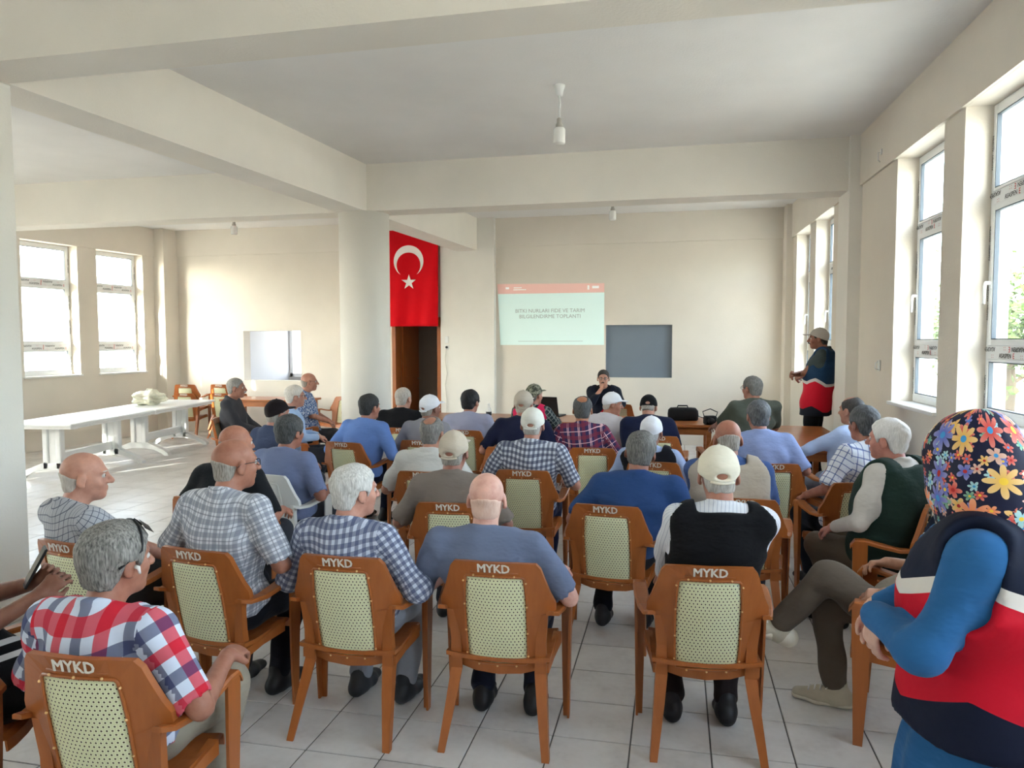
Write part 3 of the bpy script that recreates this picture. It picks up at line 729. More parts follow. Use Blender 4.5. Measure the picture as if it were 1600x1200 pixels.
class Field:
    def __init__(s, prims, vox, pad=.03):
        lo = np.min([pbox(p)[0] for p in prims], 0)-pad; hi = np.max([pbox(p)[1] for p in prims], 0)+pad
        s.vox = vox; s.lo = lo; n = np.ceil((hi-lo)/vox).astype(int)+1; s.n = n
        s.ax = [lo[i]+vox*np.arange(n[i], dtype=np.float32) for i in range(3)]
        s.F = np.full(n, .5, np.float32)
    def _sub(s, p, k):
        a, b = pbox(p); m = k+3*s.vox
        i0 = np.maximum(((a-m-s.lo)/s.vox).astype(int), 0); i1 = np.minimum(((b+m-s.lo)/s.vox).astype(int)+2, s.n)
        if (i1 <= i0).any(): return None, None
        sl = tuple(slice(i0[i], i1[i]) for i in range(3))
        P = np.stack(np.meshgrid(*[s.ax[i][sl[i]] for i in range(3)], indexing='ij'), -1); return sl, P
    def add(s, p, k=.02):
        sl, P = s._sub(p, k)
        if sl is None: return s
        d = ev(p, P); a = s.F[sl]; h = np.maximum(k-np.abs(a-d), 0)/k; s.F[sl] = np.minimum(a, d)-h*h*k*.25; return s
    def cut(s, p, k=.008):
        sl, P = s._sub(p, k)
        if sl is None: return s
        d = -ev(p, P); a = s.F[sl]; h = np.maximum(k-np.abs(a-d), 0)/k; s.F[sl] = np.maximum(a, d)+h*h*k*.25; return s
    def P(s): return np.stack(np.meshgrid(*s.ax, indexing='ij'), -1)
    def clip(s, fn, k=.004):                      # keep where fn(x,y,z) < 0
        X = np.meshgrid(*s.ax, indexing='ij', sparse=True); d = fn(*X)+np.zeros_like(s.F); a = s.F
        h = np.maximum(k-np.abs(a-d), 0)/k; s.F = np.maximum(a, d)+h*h*k*.25; return s
    def warp(s, fn):
        X = np.meshgrid(*s.ax, indexing='ij', sparse=True); s.F = s.F+fn(*X).astype(np.float32); return s
    def net(s):
        F = s.F; S = F < 0; n = F.shape
        c = np.zeros(tuple(k-1 for k in n), np.int8)
        for dx in (0, 1):
            for dy in (0, 1):
                for dz in (0, 1): c += S[dx:n[0]-1+dx, dy:n[1]-1+dy, dz:n[2]-1+dz]
        act = (c > 0) & (c < 8); I = np.argwhere(act); idx = np.full(act.shape, -1, np.int64); idx[act] = np.arange(len(I))
        if not len(I): return np.zeros((0, 3)), np.zeros((0, 4), int)
        C = np.array([(x, y, z) for x in (0, 1) for y in (0, 1) for z in (0, 1)])
        Fv = np.stack([F[I[:, 0]+q[0], I[:, 1]+q[1], I[:, 2]+q[2]] for q in C], 1)
        acc = np.zeros((len(I), 3)); cnt = np.zeros(len(I))
        for i in range(8):
            for j in range(i+1, 8):
                if np.abs(C[i]-C[j]).sum() != 1: continue
                a, b = Fv[:, i], Fv[:, j]; m = (a < 0) != (b < 0); t = a[m]/(a[m]-b[m])
                acc[m] += C[i]+t[:, None]*(C[j]-C[i]); cnt[m] += 1
        V = s.lo+s.vox*(I+acc/cnt[:, None]); Q = []
        for ax in range(3):
            o1, o2 = [(1, 2), (2, 0), (0, 1)][ax]
            A = S[tuple(slice(0, -1) if i == ax else slice(1, -1) for i in range(3))]; B = S[tuple(slice(1, None) if i == ax else slice(1, -1) for i in range(3))]
            E = np.argwhere(A != B)
            if not len(E): continue
            fl = A[E[:, 0], E[:, 1], E[:, 2]]; E = E.copy()
            for i in range(3):
                if i != ax: E[:, i] += 1
            def g(d1, d2):
                q = E.copy(); q[:, o1] += d1; q[:, o2] += d2; return idx[q[:, 0], q[:, 1], q[:, 2]]
            q = np.stack([g(-1, -1), g(0, -1), g(0, 0), g(-1, 0)], 1); q[~fl] = q[~fl][:, ::-1]; Q.append(q)
        return V, np.concatenate(Q)
def np_mesh(name, parts, mat, uvsegs=None):
    V = np.concatenate([p[0] for p in parts]); off = 0; F = []
    for v, f in parts: F.append(f+off); off += len(v)
    F = np.concatenate(F)
    me = bpy.data.meshes.new(name); me.vertices.add(len(V)); me.vertices.foreach_set('co', V.astype(np.float32).ravel())
    me.loops.add(F.size); me.loops.foreach_set('vertex_index', F.astype(np.int32).ravel())
    me.polygons.add(len(F)); me.polygons.foreach_set('loop_start', np.arange(0, F.size, 4, dtype=np.int32))
    me.polygons.foreach_set('use_smooth', np.ones(len(F), bool))
    if uvsegs:
        q4 = V[F]; nn = np.cross(q4[:, 2]-q4[:, 0], q4[:, 3]-q4[:, 1]); nn /= np.linalg.norm(nn, axis=1, keepdims=True)+1e-12
        cen = V[F].mean(1); D = np.stack([ev(p, cen.astype(np.float32)) for p in uvsegs], 1); lab = D.argmin(1)
        UV = np.zeros((len(F), 4, 2))
        for k, p in enumerate(uvsegs):
            m = lab == k
            if not m.any(): continue
            if 'planar' in p:
                g = p['planar']; q = V[F[m]]-g['a']; side = (np.abs(nn[m]@g['s']) > .78) & (not p.get('noside')); top = (nn[m]@g['ax']) > .72
                ql, qf, qa = q@g['s'], q@g['f'], q@g['ax']
                sg = np.sign(ql.mean(1))[:, None]
                UV[m, :, 0] = np.where(side[:, None], qf*sg+.03, ql); UV[m, :, 1] = qa+.35*np.abs(qf); continue
            q = V[F[m]]-p['a']; cq = cen[m]-p['a']; sgn = p.get('flip', 1)
            ang = np.arctan2(q@p['s'], -(q@p['f'])*sgn); ca = np.arctan2(cq@p['s'], -(cq@p['f'])*sgn)[:, None]
            ang = ca+(ang-ca+math.pi) % (2*math.pi)-math.pi
            UV[m, :, 0] = ang*p.get('uvr', .5*(p['ra'][0]+p['rb'][0])); UV[m, :, 1] = q@p['ax']+p.get('v0', 0)
        lay = me.uv_layers.new(name='UVMap'); lay.data.foreach_set('uv', UV.reshape(-1).astype(np.float32))
    me.materials.append(mat); me.update(); me.validate(); return me

# ------------------------------------------------------------------ cloth, skin and hair materials
def skin(col):
    n = 'skin_%d_%d_%d' % col
    if n in MATS: return MATS[n]
    t = NT(n); oc = t.coord(); g_ = sum(col)/3; c = srgb(*[v*.80+g_*.20 for v in col])
    f = t.noise(oc, 24, 3); t.base(t.ramp(f, [(.3, (c[0]*.86, c[1]*.76, c[2]*.74)), (.55, c), (.75, (min(1, c[0]*1.12), c[1]*1.08, c[2]*1.05))]))
    t.rough(.48); t.spec(.4); t.bump(t.noise(oc, 260, 2), .08, .002)
    t.b.inputs['Subsurface Weight'].default_value = 0; MATS[n] = t.m; return t.m
def hair_mat(col, col2=None):
    col2 = col2 or tuple(min(255, v+45) for v in col); n = 'hair_%d_%d_%d_%d' % (col+col2[:1])
    if n in MATS: return MATS[n]
    t = NT(n); oc = t.coord(); v = t.scale(oc, (75, 75, 11)); f = t.noise(v, 2.2, 2, .6)
    t.base(t.ramp(f, [(.28, srgb(*col)), (.78, srgb(*col2))])); t.rough(.62); t.spec(.3); t.bump(f, .4, .002); MATS[n] = t.m; return t.m
def cloth(name, col, bump=.25, var=.07, rough=.9):
    if name in MATS: return MATS[name]
    t = NT(name); oc = t.coord(); g_ = sum(col)/3; c = srgb(*[v*.84+g_*.16 for v in col]); f = t.noise(oc, 7, 2)
    t.base(t.mix(f, c4(tuple(v*(1-var) for v in c)), c4(tuple(min(1, v*(1+var)) for v in c)))); t.rough(rough); t.spec(.15)
    t.b.inputs['Sheen Weight'].default_value = .05
    t.bump(t.noise(t.scale(oc, (1, 1, 1.8)), 15, 2), bump*1.7, .016); MATS[name] = t.m; return t.m
def plaid(name, base, us, vs, pu, pv, bump=.2):
    """woven check: stripes (centre, width, colour, strength) repeat every pu / pv metres"""
    t = NT(name); uv = t.sep(t.coord('UV')); col = c4(srgb(*base))
    for ax, per, lst in ((0, pu, us), (1, pv, vs)):
        f = t.math('FRACT', t.math('ADD', t.math('DIVIDE', uv[ax], per), 50.0))
        for c, w, cc, st in lst:
            m = t.math('LESS_THAN', t.math('ABSOLUTE', t.math('SUBTRACT', f, c)), w/2)
            col = t.mix(t.math('MULTIPLY', m, st), col, c4(srgb(*cc)))
    t.base(col); t.rough(.9); t.spec(.12); t.bump(t.noise(t.coord(), 15, 2), bump*1.7, .016); MATS[name] = t.m; return t.m
def bands(name, stops, zig=0, bump=.25):
    """panelled garment: colours by height, seam lines pointing down in a wide V"""
    t = NT(name); uv = t.sep(t.coord('UV'))
    z = t.math('MULTIPLY', t.math('PINGPONG', t.math('ADD', uv[0], .0), .16), zig)
    f = t.math('ADD', t.math('ADD', uv[1], z), .3)
    t.base(t.ramp(f, [(p, srgb(*c)) for p, c in stops], 'CONSTANT')); t.rough(.7); t.spec(.2)
    t.bump(t.noise(t.coord(), 16, 2), bump, .014); MATS[name] = t.m; return t.m
def floral(name):
    t = NT(name); uvn = t.coord('UV'); col = c4(srgb(16, 20, 52))
    for scale, petals, off, keep in ((36, 6, .71, .35), (22, 5, .37, .4), (12, 8, 0.0, .5)):
        mp = t.n('Mapping'); t.l(uvn, mp.inputs[0]); mp.inputs['Location'].default_value = (off, off*1.7, 0)
        vo = t.n('TexVoronoi', voronoi_dimensions='2D'); vo.inputs['Scale'].default_value = scale; vo.inputs['Randomness'].default_value = .85; t.l(mp.outputs[0], vo.inputs['Vector'])
        vm = t.n('VectorMath', operation='MULTIPLY'); t.l(mp.outputs[0], vm.inputs[0]); vm.inputs[1].default_value = (1, 1, 1)
        d = t.n('VectorMath', operation='SUBTRACT'); t.l(vm.outputs[0], d.inputs[0]); t.l(vo.outputs['Position'], d.inputs[1]); p = t.sep(d.outputs[0])
        ang = t.math('ARCTAN2', p[1], p[0]); r = t.math('MULTIPLY', t.math('SQRT', t.math('ADD', t.math('POWER', p[0], 2), t.math('POWER', p[1], 2))), scale)
        pet = t.math('MULTIPLY_ADD', t.math('ABSOLUTE', t.math('COSINE', t.math('MULTIPLY', ang, petals/2))), .30, .16)
        rc = t.sep(vo.outputs['Color'])
        m = t.math('MULTIPLY', t.math('LESS_THAN', r, pet), t.math('GREATER_THAN', rc[1], keep))
        pc = t.ramp(rc[0], [(0, srgb(208, 40, 28)), (.26, srgb(236, 222, 200)), (.32, srgb(226, 176, 80)), (.46, srgb(84, 160, 130)), (.58, srgb(70, 90, 190)), (.7, srgb(238, 130, 70)), (.82, srgb(150, 205, 215)), (.92, srgb(210, 160, 140))], 'CONSTANT')
        pc = t.mix(t.math('MULTIPLY', r, .55), pc, c4(srgb(250, 238, 220)))
        col = t.mix(m, col, pc)
        m2 = t.math('MULTIPLY', t.math('LESS_THAN', r, .10), t.math('GREATER_THAN', rc[1], keep))
        col = t.mix(m2, col, t.ramp(rc[2], [(0, srgb(60, 150, 210)), (.5, srgb(240, 200, 60)), (.8, srgb(180, 40, 40))], 'CONSTANT'))
    t.base(col); t.rough(.6); t.spec(.3); t.bump(t.noise(t.coord(), 14, 2), .2, .01); return t.m

# ------------------------------------------------------------------ the figure
def rotz(a): c, s = math.cos(a), math.sin(a); return np.array(((c, -s, 0), (s, c, 0), (0, 0, 1)), np.float32)
def rotx(a): c, s = math.cos(a), math.sin(a); return np.array(((1, 0, 0), (0, c, -s), (0, s, c)), np.float32)
def roty(a): c, s = math.cos(a), math.sin(a); return np.array(((c, 0, s), (0, 1, 0), (-s, 0, c)), np.float32)
def ik(a, c, l1, l2, pole):
    a, c = np.asarray(a, np.float32), np.asarray(c, np.float32); d = c-a; L = np.linalg.norm(d); L2 = min(L, (l1+l2)*.995)
    u = d/(L+1e-9); c = a+u*L2; x = (l1*l1-l2*l2+L2*L2)/(2*L2); h = math.sqrt(max(l1*l1-x*x, 0))
    p = np.asarray(pole, np.float32); p = p-u*(p@u); return a+u*x+nrm(p)*h, c
def head_prims(hs, face=1.0):
    out = [('a', ell((0, -.012, .036), (.0765, .097, .084)), .02), ('a', ell((0, .028, -.036), (.0585, .064, .080)), .035),
           ('a', ell((0, .064, -.094), (.026, .022, .019)), .03), ('a', ell((0, .074, .026), (.050, .020, .012)), .02),
           ('a', ell((.036, .062, -.028), (.022, .020, .020)), .02), ('a', ell((-.036, .062, -.028), (.022, .020, .020)), .02),
           ('c', ell((.031, .101, .006), (.019, .017, .012)), .012), ('c', ell((-.031, .101, .006), (.019, .017, .012)), .012),
           ('a', seg((0, .089, .016), (0, .113, -.026), .008, .0145), .012), ('a', ell((.014, .100, -.030), (.009, .010, .008)), .006), ('a', ell((-.014, .100, -.030), (.009, .010, .008)), .006),
           ('a', ell((0, .088, -.055), (.024, .011, .007)), .006), ('a', ell((0, .086, -.067), (.021, .011, .008)), .006), ('c', ell((0, .101, -.0605), (.024, .008, .0018)), .004)]
    for s in (-1, 1):
        R = roty(s*.12) @ rotx(.25)
        out += [('a', ell((s*.082, -.008, -.006), (.009, .021, .034), R), .008), ('c', ell((s*.093, .0, -.004), (.006, .011, .018), R), .005), ('a', ell((s*.078, -.002, -.034), (.008, .010, .010)), .006)]
    return out
HL_X = [-.14, -.055, -.035, -.02, .018, .03, .05, .075, .10]
HL_Z = [-.078, -.070, -.045, .018, .012, -.028, .035, .066, .085]
def xf(p, H, R, hs):                                  # head-local primitive to person space
    q = dict(p)
    if p['t'] == 'seg':
        return seg(H+R@(p['a']*hs), H+R@(p['b']*hs), tuple(v*hs for v in p['ra']), tuple(v*hs for v in p['rb']), R@p['s'])
    return ell(H+R@(p['c']*hs), p['rr']*hs, p['R']@R.T)
def hand_prims(W, dirv, pal, s, curl, sc=1.0, spread=1.0):
    """W wrist, dirv along the fingers, pal the palm normal, s=+1 for the right hand"""
    y = nrm(np.asarray(dirv, np.float32)); z = np.asarray(pal, np.float32); z = nrm(z-y*(z@y)); x = np.cross(y, -z)*s   # x to the thumb side
    T = lambda a, b, c: W+(x*a+y*b+z*c)*sc
    out = [(seg(T(0, .012, 0), T(.002, .078, 0), (.030*sc, .016*sc), (.041*sc, .0145*sc), x), .012)]
    for i, (fx, l, r, fb) in enumerate(((.031, .068, .0088, .083), (.0105, .076, .0090, .089), (-.0105, .070, .0086, .086), (-.030, .054, .0078, .077))):
        p = T(fx, fb-.012, 0); a = .12+curl*.45; sp = spread*fx*1.6
        for k, fl in enumerate((.48, .30, .24)):
            q = p+(y*math.cos(a)+z*math.sin(a)+x*sp*.6)*l*fl*sc
            out.append((seg(p, q, r*(1-.08*k)*sc, r*(.92-.08*k)*sc), .004)); p = q; a += curl*(.95 if k == 0 else .7)
    p = T(.026, .022, .004); q = T(.050, .050, .014+.012*curl); e = T(.052-.012*curl, .080, .020+.02*curl)
    out += [(seg(p, q, .0135*sc, .0105*sc), .010), (seg(q, e, .0102*sc, .0085*sc), .004)]
    return out
LID = [0]
def person(name_label, pos, yaw, head, hyaw=0, hpitch=0, hroll=0, hs=.98, fat=1.0, tall=False, arms='rest', legs='sit', skinc=(196, 140, 112),
           hair=None, hairc=(120, 116, 112), hairc2=None, cap=None, capc=None, shirt=None, sleeve='short', vest=None, pants=(52, 54, 62), shoes=(24, 24, 26),
           collar=True, glasses=False, moustache=None, wr=None, wl=None, pelvis=None, sw=1.0, dist=None, scarf=False, skirt=None, extras=None, soles=None, seg_scale=1.0, hunch=.0, poles=None, curl=.7, handdir=None, tuck=None, voxs=None, slr=1.0):
    yr = math.radians(yaw); Ri = rotz(-yr); O = V3(pos[0], pos[1], 0)
    H = Ri @ (V3(*head)-O); H = H.astype(np.float32)
    dist = math.hypot(head[0], head[1]) if dist is None else dist
    vb = .011 if dist < 3.8 else (.014 if dist < 6.2 else .018)
    vh = .0055 if dist < 3.8 else (.0068 if dist < 6.2 else .0085)
    vhand = .0055 if dist < 5 else .008
    if voxs: vb, vh, vhand = voxs
    root = empty('person', (pos[0], pos[1], 0), yr); tag(root, name_label, 'person')
    RH = rotz(math.radians(hyaw)) @ rotx(math.radians(hpitch)) @ roty(math.radians(hroll))
    nb = H+V3(0, 0, 0)+RH @ V3(0, -.030*hs, -.075*hs)+V3(0, -.02, -.046)
    pel = V3(*(pelvis or (0, .045, .495))); U = nb+V3(0, -.012, -.075)
    up = nrm(U-pel)
    mid = pel*.5+U*.5+V3(0, -hunch, 0); che = pel*.2+U*.8+V3(0, -hunch*.55, 0)
    fat = fat*1.04; sw_ = .180*sw
    shd = {s: nb+V3(s*sw_, -.018, -.066) for s in (-1, 1)}
    tor = [seg(pel, mid, (.150*fat, .112*fat), (.150*fat, .122*fat)), seg(mid, che, (.150*fat, .122*fat), (.172*fat, .115*fat)), seg(che, nb+V3(0, -.012, -.045), (.172*fat, .115*fat), (.095, .062))]
    yoke = [seg(nb+V3(0, -.015, -.055), shd[s]+V3(-s*.02, 0, .0), (.060, .060), (.056, .056)) for s in (-1, 1)]
    l1, l2 = .265*seg_scale, .235*seg_scale
    # arms
    tgt = {}
    for s in (-1, 1):
        w = wr if s > 0 else wl
        if w is None:
            w = {'rest': (s*.245, .21, .66), 'lap': (s*.075, .24, .60), 'knee': (s*.15, .34, .60), 'front': (s*.06, .30, .66), 'down': (s*.26, .05, .70), 'table': (s*.16, .38, .80)}[arms]
        tgt[s] = V3(*w)
    el = {}; wri = {}
    for s in (-1, 1):
        pole = (s*.62, -.42, -.75) if not poles else poles[0 if s < 0 else 1]
        el[s], wri[s] = ik(shd[s], tgt[s], l1, l2, pole)
    uarm = {s: seg(shd[s], el[s], .047*fat**.5*slr, .039*fat**.5*slr) for s in (-1, 1)}
    farm = {s: seg(el[s], wri[s], .039, .026) for s in (-1, 1)}
    # legs
    hip = {s: pel+V3(s*.085*fat, .02, -.03) for s in (-1, 1)}
    if legs == 'sit':
        kn = {s: V3(s*.125, .365, .475) for s in (-1, 1)}; an = {s: V3(s*.12, .24 if tuck is None else tuck, .085) for s in (-1, 1)}; toe = {s: V3(s*.03, 1, 0) for s in (-1, 1)}
    elif legs == 'stand':
        kn = {s: V3(s*.085, .02, .48)+V3(pel[0], pel[1], 0) for s in (-1, 1)}; an = {s: V3(s*.09, -.02, .085)+V3(pel[0], pel[1], 0) for s in (-1, 1)}; toe = {s: V3(s*.12, 1, 0) for s in (-1, 1)}
    else: kn, an, toe = [{-1: V3(*q[0]), 1: V3(*q[1])} for q in legs]
    thigh = {s: seg(hip[s], kn[s], .078*fat**.5, .060) for s in (-1, 1)}; shin = {s: seg(kn[s], an[s], .055, .038) for s in (-1, 1)}
    # --- body: head, trunk and limbs in one skin
    parts = []; sk = skin(skinc)
    hp = [(o, xf(p, H, RH, hs), k*hs) for o, p, k in head_prims(hs)]
    neck = seg(H+RH @ V3(0, -.022*hs, -.05*hs), nb+V3(0, -.012, -.03), (.054*hs, .058*hs), (.060*hs, .062*hs))
    f = Field([p for o, p, k in hp]+[neck], vh)
    for o, p, k in hp[:1]+[('a', neck, .03)]+hp[1:]:
        (f.add if o == 'a' else f.cut)(p, k)
    parts.append(f.net())
    inner = [grow(p, -.012) for p in tor]+[grow(p, -.012) for p in yoke]+list(uarm.values())+[grow(p, -.008) for p in list(thigh.values())+list(shin.values())]
    f = Field(inner, max(vb, .016))
    for p in inner: f.add(p, .03)
    parts.append(f.net())
    for s in (-1, 1):
        dv = wri[s]-el[s]; hd = handdir[0 if s < 0 else 1] if handdir else None
        dirv = nrm(dv)*.6+V3(0, .5, -.25) if hd is None else V3(*hd[0]); pal = V3(-s*.25, .05, -1) if hd is None else V3(*hd[1])
        cu = curl if hd is None or len(hd) < 3 else hd[2]
        hpz = hand_prims(wri[s], dirv, pal, s, cu, .95*seg_scale)
        fa = seg(el[s], wri[s], .039, .025)
        f = Field([p for p, k in hpz], vhand, .02)
        f.add(seg(wri[s]-nrm(dv)*.07, wri[s]+nrm(V3(*dirv))*.01, .0285, .0255), .01)
        for p, k in hpz: f.add(p, k)
        parts.append(f.net())
        f = Field([fa], max(vb*.8, .009)); f.add(fa); parts.append(f.net())
    body = link('body', np_mesh('body', parts, sk), root)
    # --- shirt
    if shirt is not None:
        th = .012; ps = [grow(p, th) for p in tor]+[grow(p, th) for p in yoke]; ps += [] if vest is not None else [ell(pel+V3(0, 0, .03), (.176*fat, .148*fat, .12))]; axs = seg(pel, nb, .15); uvs = [dict(p, planar=axs) for p in ps]
        sl = []
        for s in (-1, 1):
            if sleeve == 'long': q = [seg(shd[s], el[s], .062*fat**.5*slr, .053*slr), seg(el[s], wri[s]-nrm(wri[s]-el[s])*.02, .052*slr, .038)]
            elif sleeve == 'short': q = [seg(shd[s], shd[s]*.12+el[s]*.88, .061*fat**.5, .060)]
            else: q = [seg(shd[s], shd[s]*.5+el[s]*.5, .060, .058)]
            sl += q
        f = Field(ps+sl, vb)
        for p in ps: f.add(p, .045)
        for p in sl: f.add(p, .03)
        f.clip(lambda x, y, z: (pel[2]-.035)-z+0*x, .006)
        if collar:
            cl = seg(nb+V3(0, -.014, -.03), nb+V3(0, -.010, .050)+RH @ V3(0, -.006, 0), (.079*hs, .080*hs), (.067*hs, .070*hs)); f.add(cl, .007)
            f.clip(lambda x, y, z: np.where(np.abs(x-nb[0]) < .12, z-(nb[2]+.036-.55*np.maximum(y-nb[1]+.05, 0)), -1.), .004)
        rs = random.Random(hash(name_label) % 9999 if False else len(name_label)*7+int(dist*100)); a, b, c = [rs.uniform(0, 6) for _ in range(3)]
        f.warp(lambda x, y, z: .0058*np.sin(26*z+9*x+a+2.2*np.sin(11*x+b))*np.clip((nb[2]+.02-z)/.2, .15, 1)+.0028*np.sin(38*x+17*z+c))
        for s in (-1, 1):                                # open the cuff ends
            if sleeve == 'short':
                e = shd[s]*.12+el[s]*.88; dv = nrm(el[s]-shd[s]); f.cut(ell(e+dv*.052, (.065, .065, .065)), .004)
        me = np_mesh('shirt', [f.net()], shirt, uvs+[dict(p, uvr=.055, v0=.02) for p in sl]); link('shirt', me, root)
    # --- vest
    if vest is not None:
        th = .028; ps = [grow(p, th) for p in tor]+[grow(seg(nb+V3(0, -.02, -.055), shd[s]+V3(-s*.03, 0, .0), .060*fat**.6, .058*fat**.6), th) for s in (-1, 1)]
        if legs == 'stand': ps.append(seg(pel, pel+V3(0, -.005, -.12), (.178*fat, .145*fat), (.19*fat, .155*fat)))
        f = Field(ps, vb)
        for p in ps: f.add(p, .04)
        if legs == 'stand': f.clip(lambda x, y, z: (pel[2]-.13)-z+0*x, .006)
        for s in (-1, 1): f.cut(seg(shd[s]+V3(s*.030, .01, .05), shd[s]+V3(s*.050, .015, -.10), .058, .050), .02)
        f.clip(lambda x, y, z: np.where((np.abs(x-nb[0]) < .10), z-(nb[2]-.012-.9*np.maximum(y-nb[1], 0)), -1.), .006)
        f.warp(lambda x, y, z: .004*np.sin(22*z+8*x+1.3)*np.clip((nb[2]-z)/.25, .1, 1)+.003*np.sin(31*x+9*z))
        me = np_mesh('vest', [f.net()], vest, [dict(p, planar=seg(pel, nb, .15), noside=True) for p in ps]); link('vest', me, root)
    # --- trousers or skirt, shoes
    pm = pants if not isinstance(pants, tuple) else cloth('trousers_%d_%d_%d' % pants, pants)
    if skirt is None:
        lg = [ell(pel+V3(0, .0, -.015), (.165*fat, .135*fat, .105))]
        for s in (-1, 1): lg += [grow(thigh[s], .014), seg(kn[s], an[s]*.93+kn[s]*.07, .068, .056)]
        f = Field(lg, vb)
        for p in lg: f.add(p, .035)
        f.warp(lambda x, y, z: .004*np.sin(30*z+14*y+6*x)+.003*np.sin(41*y+11*x))
        link('trousers', np_mesh('trousers', [f.net()], pm), root)
    sm = simple('shoe_%d_%d_%d' % shoes, srgb(*shoes), .5, .4, .15, 30, .1)
    for s in (-1, 1):
        t_ = nrm(toe[s]); a = an[s]-V3(0, 0, .035); ht = .0
        ps = [seg(a-t_*.045+V3(0, 0, -.008), a+t_*.07+V3(0, 0, -.012), (.040, .042), (.046, .036)), seg(a+t_*.07+V3(0, 0, -.014), a+t_*.165+V3(0, 0, -.022), (.046, .034), (.034, .024)), seg(a+V3(0, 0, .0), a+V3(0, -.01, .055), .045, .043)]
        f = Field(ps, .009 if dist < 5 else .013)
        for p in ps: f.add(p, .03)
        if an[s][2] < .12: f.clip(lambda x, y, z: .004-z+0*x, .003)
        so = link('shoe', np_mesh('shoe', [f.net()], sm), root)
        if soles:
            f = Field([grow(p, .004) for p in ps[:2]], .008); [f.add(grow(p, .005), .03) for p in ps[:2]]
            f.clip(lambda x, y, z: z-(a[2]-.022) if an[s][2] < .12 else z+.35*(x*t_[0]+y*t_[1]-(a@t_))-(a[2]-.022), .003)
            if an[s][2] < .12: f.clip(lambda x, y, z: .002-z+0*x, .002)
            link('sole', np_mesh('sole', [f.net()], simple('sole_%d_%d_%d' % soles, srgb(*soles), .6, .3, .1, 20)), so)
    # --- hair
    def local(fn):                                      # clip function in head-local metres
        A = RH.T/hs
        def g(x, y, z):
            x, y, z = x-H[0], y-H[1], z-H[2]
            return fn(A[0, 0]*x+A[0, 1]*y+A[0, 2]*z, A[1, 0]*x+A[1, 1]*y+A[1, 2]*z, A[2, 0]*x+A[2, 1]*y+A[2, 2]*z)*hs
        return g
    if hair:
        th = {'full': .013, 'thick': .020, 'short': .006, 'fringe': .0026, 'spot': .009, 'thin': .005}[hair] if not cap else .004
        ps = [xf(ell((0, -.014, .036), (.0765+th, .097+th, .084+th)), H, RH, hs), xf(ell((0, -.045, -.04), (.060+th*.6, .055+th*.6, .055)), H, RH, hs)]
        f = Field(ps, vh)
        for p in ps: f.add(p, .03)
        f.clip(local(lambda x, y, z: np.interp(y, HL_X, HL_Z)-z+0*x), .008)
        if hair == 'fringe': f.clip(local(lambda x, y, z: z-(.030-.35*(y+.10))+0*x), .012)
        if cap: f.clip(local(lambda x, y, z: z-(.020+.40*y)+0*x), .006)
        if hair == 'spot': f.cut(xf(ell((0, -.055, .125), (.050, .062, .062)), H, RH, hs), .02)
        if hair == 'thin': f.cut(xf(ell((0, .055, .13), (.055, .085, .06)), H, RH, hs), .02)
        amp = .0005 if hair in ('fringe', 'short', 'thin') else .0013
        f.warp(local(lambda x, y, z: amp*np.sin(170*x+4*np.sin(30*z+20*y))+amp*.8*np.sin(140*y+4*np.sin(26*z+30*x))+amp*1.2*np.sin(45*x+31*y+28*z)))
        link('hair', np_mesh('hair', [f.net()], hair_mat(hairc, hairc2)), root)
    if moustache:
        ps = [xf(seg((0, .106, -.047), (q*.030, .092, -.056), .008, .005), H, RH, hs) for q in (-1, 1)]
        if moustache == 'goatee': ps += [xf(ell((0, .082, -.088), (.022, .014, .018)), H, RH, hs)]
        f = Field(ps, .0045); [f.add(p, .006) for p in ps]; link('moustache', np_mesh('moustache', [f.net()], hair_mat(hairc, hairc2)), root)
    if hair and not scarf:
        for q in (-1, 1):
            p = xf(seg((q*.016, .094, .026), (q*.046, .082, .026), .005, .004), H, RH, hs); f = Field([p], .0045); f.add(p, .004)
            link('eyebrow', np_mesh('eyebrow', [f.net()], hair_mat(hairc, hairc2)), root)
    for q in (-1, 1):
        e = link('eye', EYE, root); c = H+RH @ V3(q*.031*hs, .0785*hs, .006*hs); M = Matrix([list(map(float, r)) for r in RH]).to_4x4()
        e.matrix_local = Matrix.Translation(tuple(map(float, c))) @ M
    # --- cap
    if cap:
        cm = capc
        dome = xf(ell((0, -.011, .032), (.0880, .1085, .100)), H, RH, hs); f = Field([dome, xf(ell((0, .11, .05), (.09, .09, .03)), H, RH, hs)], vh)
        f.add(dome, .01)
        f.clip(local(lambda x, y, z: (.012+.40*y)-z+0*x), .006)
        f.warp(local(lambda x, y, z: .0012*np.sin(90*z+30*x)+.0010*np.cos(3*np.arctan2(x, y+.01)*2)))
        if cap in ('strap',): f.cut(xf(ell((0, -.116, -.002), (.036, .03, .0165)), H, RH, hs), .004)
        if cap != 'beanie': f.add(xf(ell((0, .112, .050), (.070, .066, .0075), rotx(-.05)), H, RH, hs), .006)
        co = link('cap', np_mesh('cap', [f.net()], cm), root)
        mb = MB(); mb.lathe([(.008, 0), (.007, .005), (.002, .007)], n=8); c = H+RH @ V3(0, -.011*hs, .1305*hs)
        bo = mb.build('cap_button', cm, co); bo.location = tuple(map(float, c))
        if cap == 'strap':
            pts = [tuple(map(float, H+RH @ (V3(.086*math.sin(q), -.011-.100*math.cos(q), -.027+.03*(1-math.cos(q)))*hs))) for q in np.linspace(-.6, .6, 9)]
            mb = MB(); mb.tube(pts, .0055, 6); mb.build('strap', cm, co)
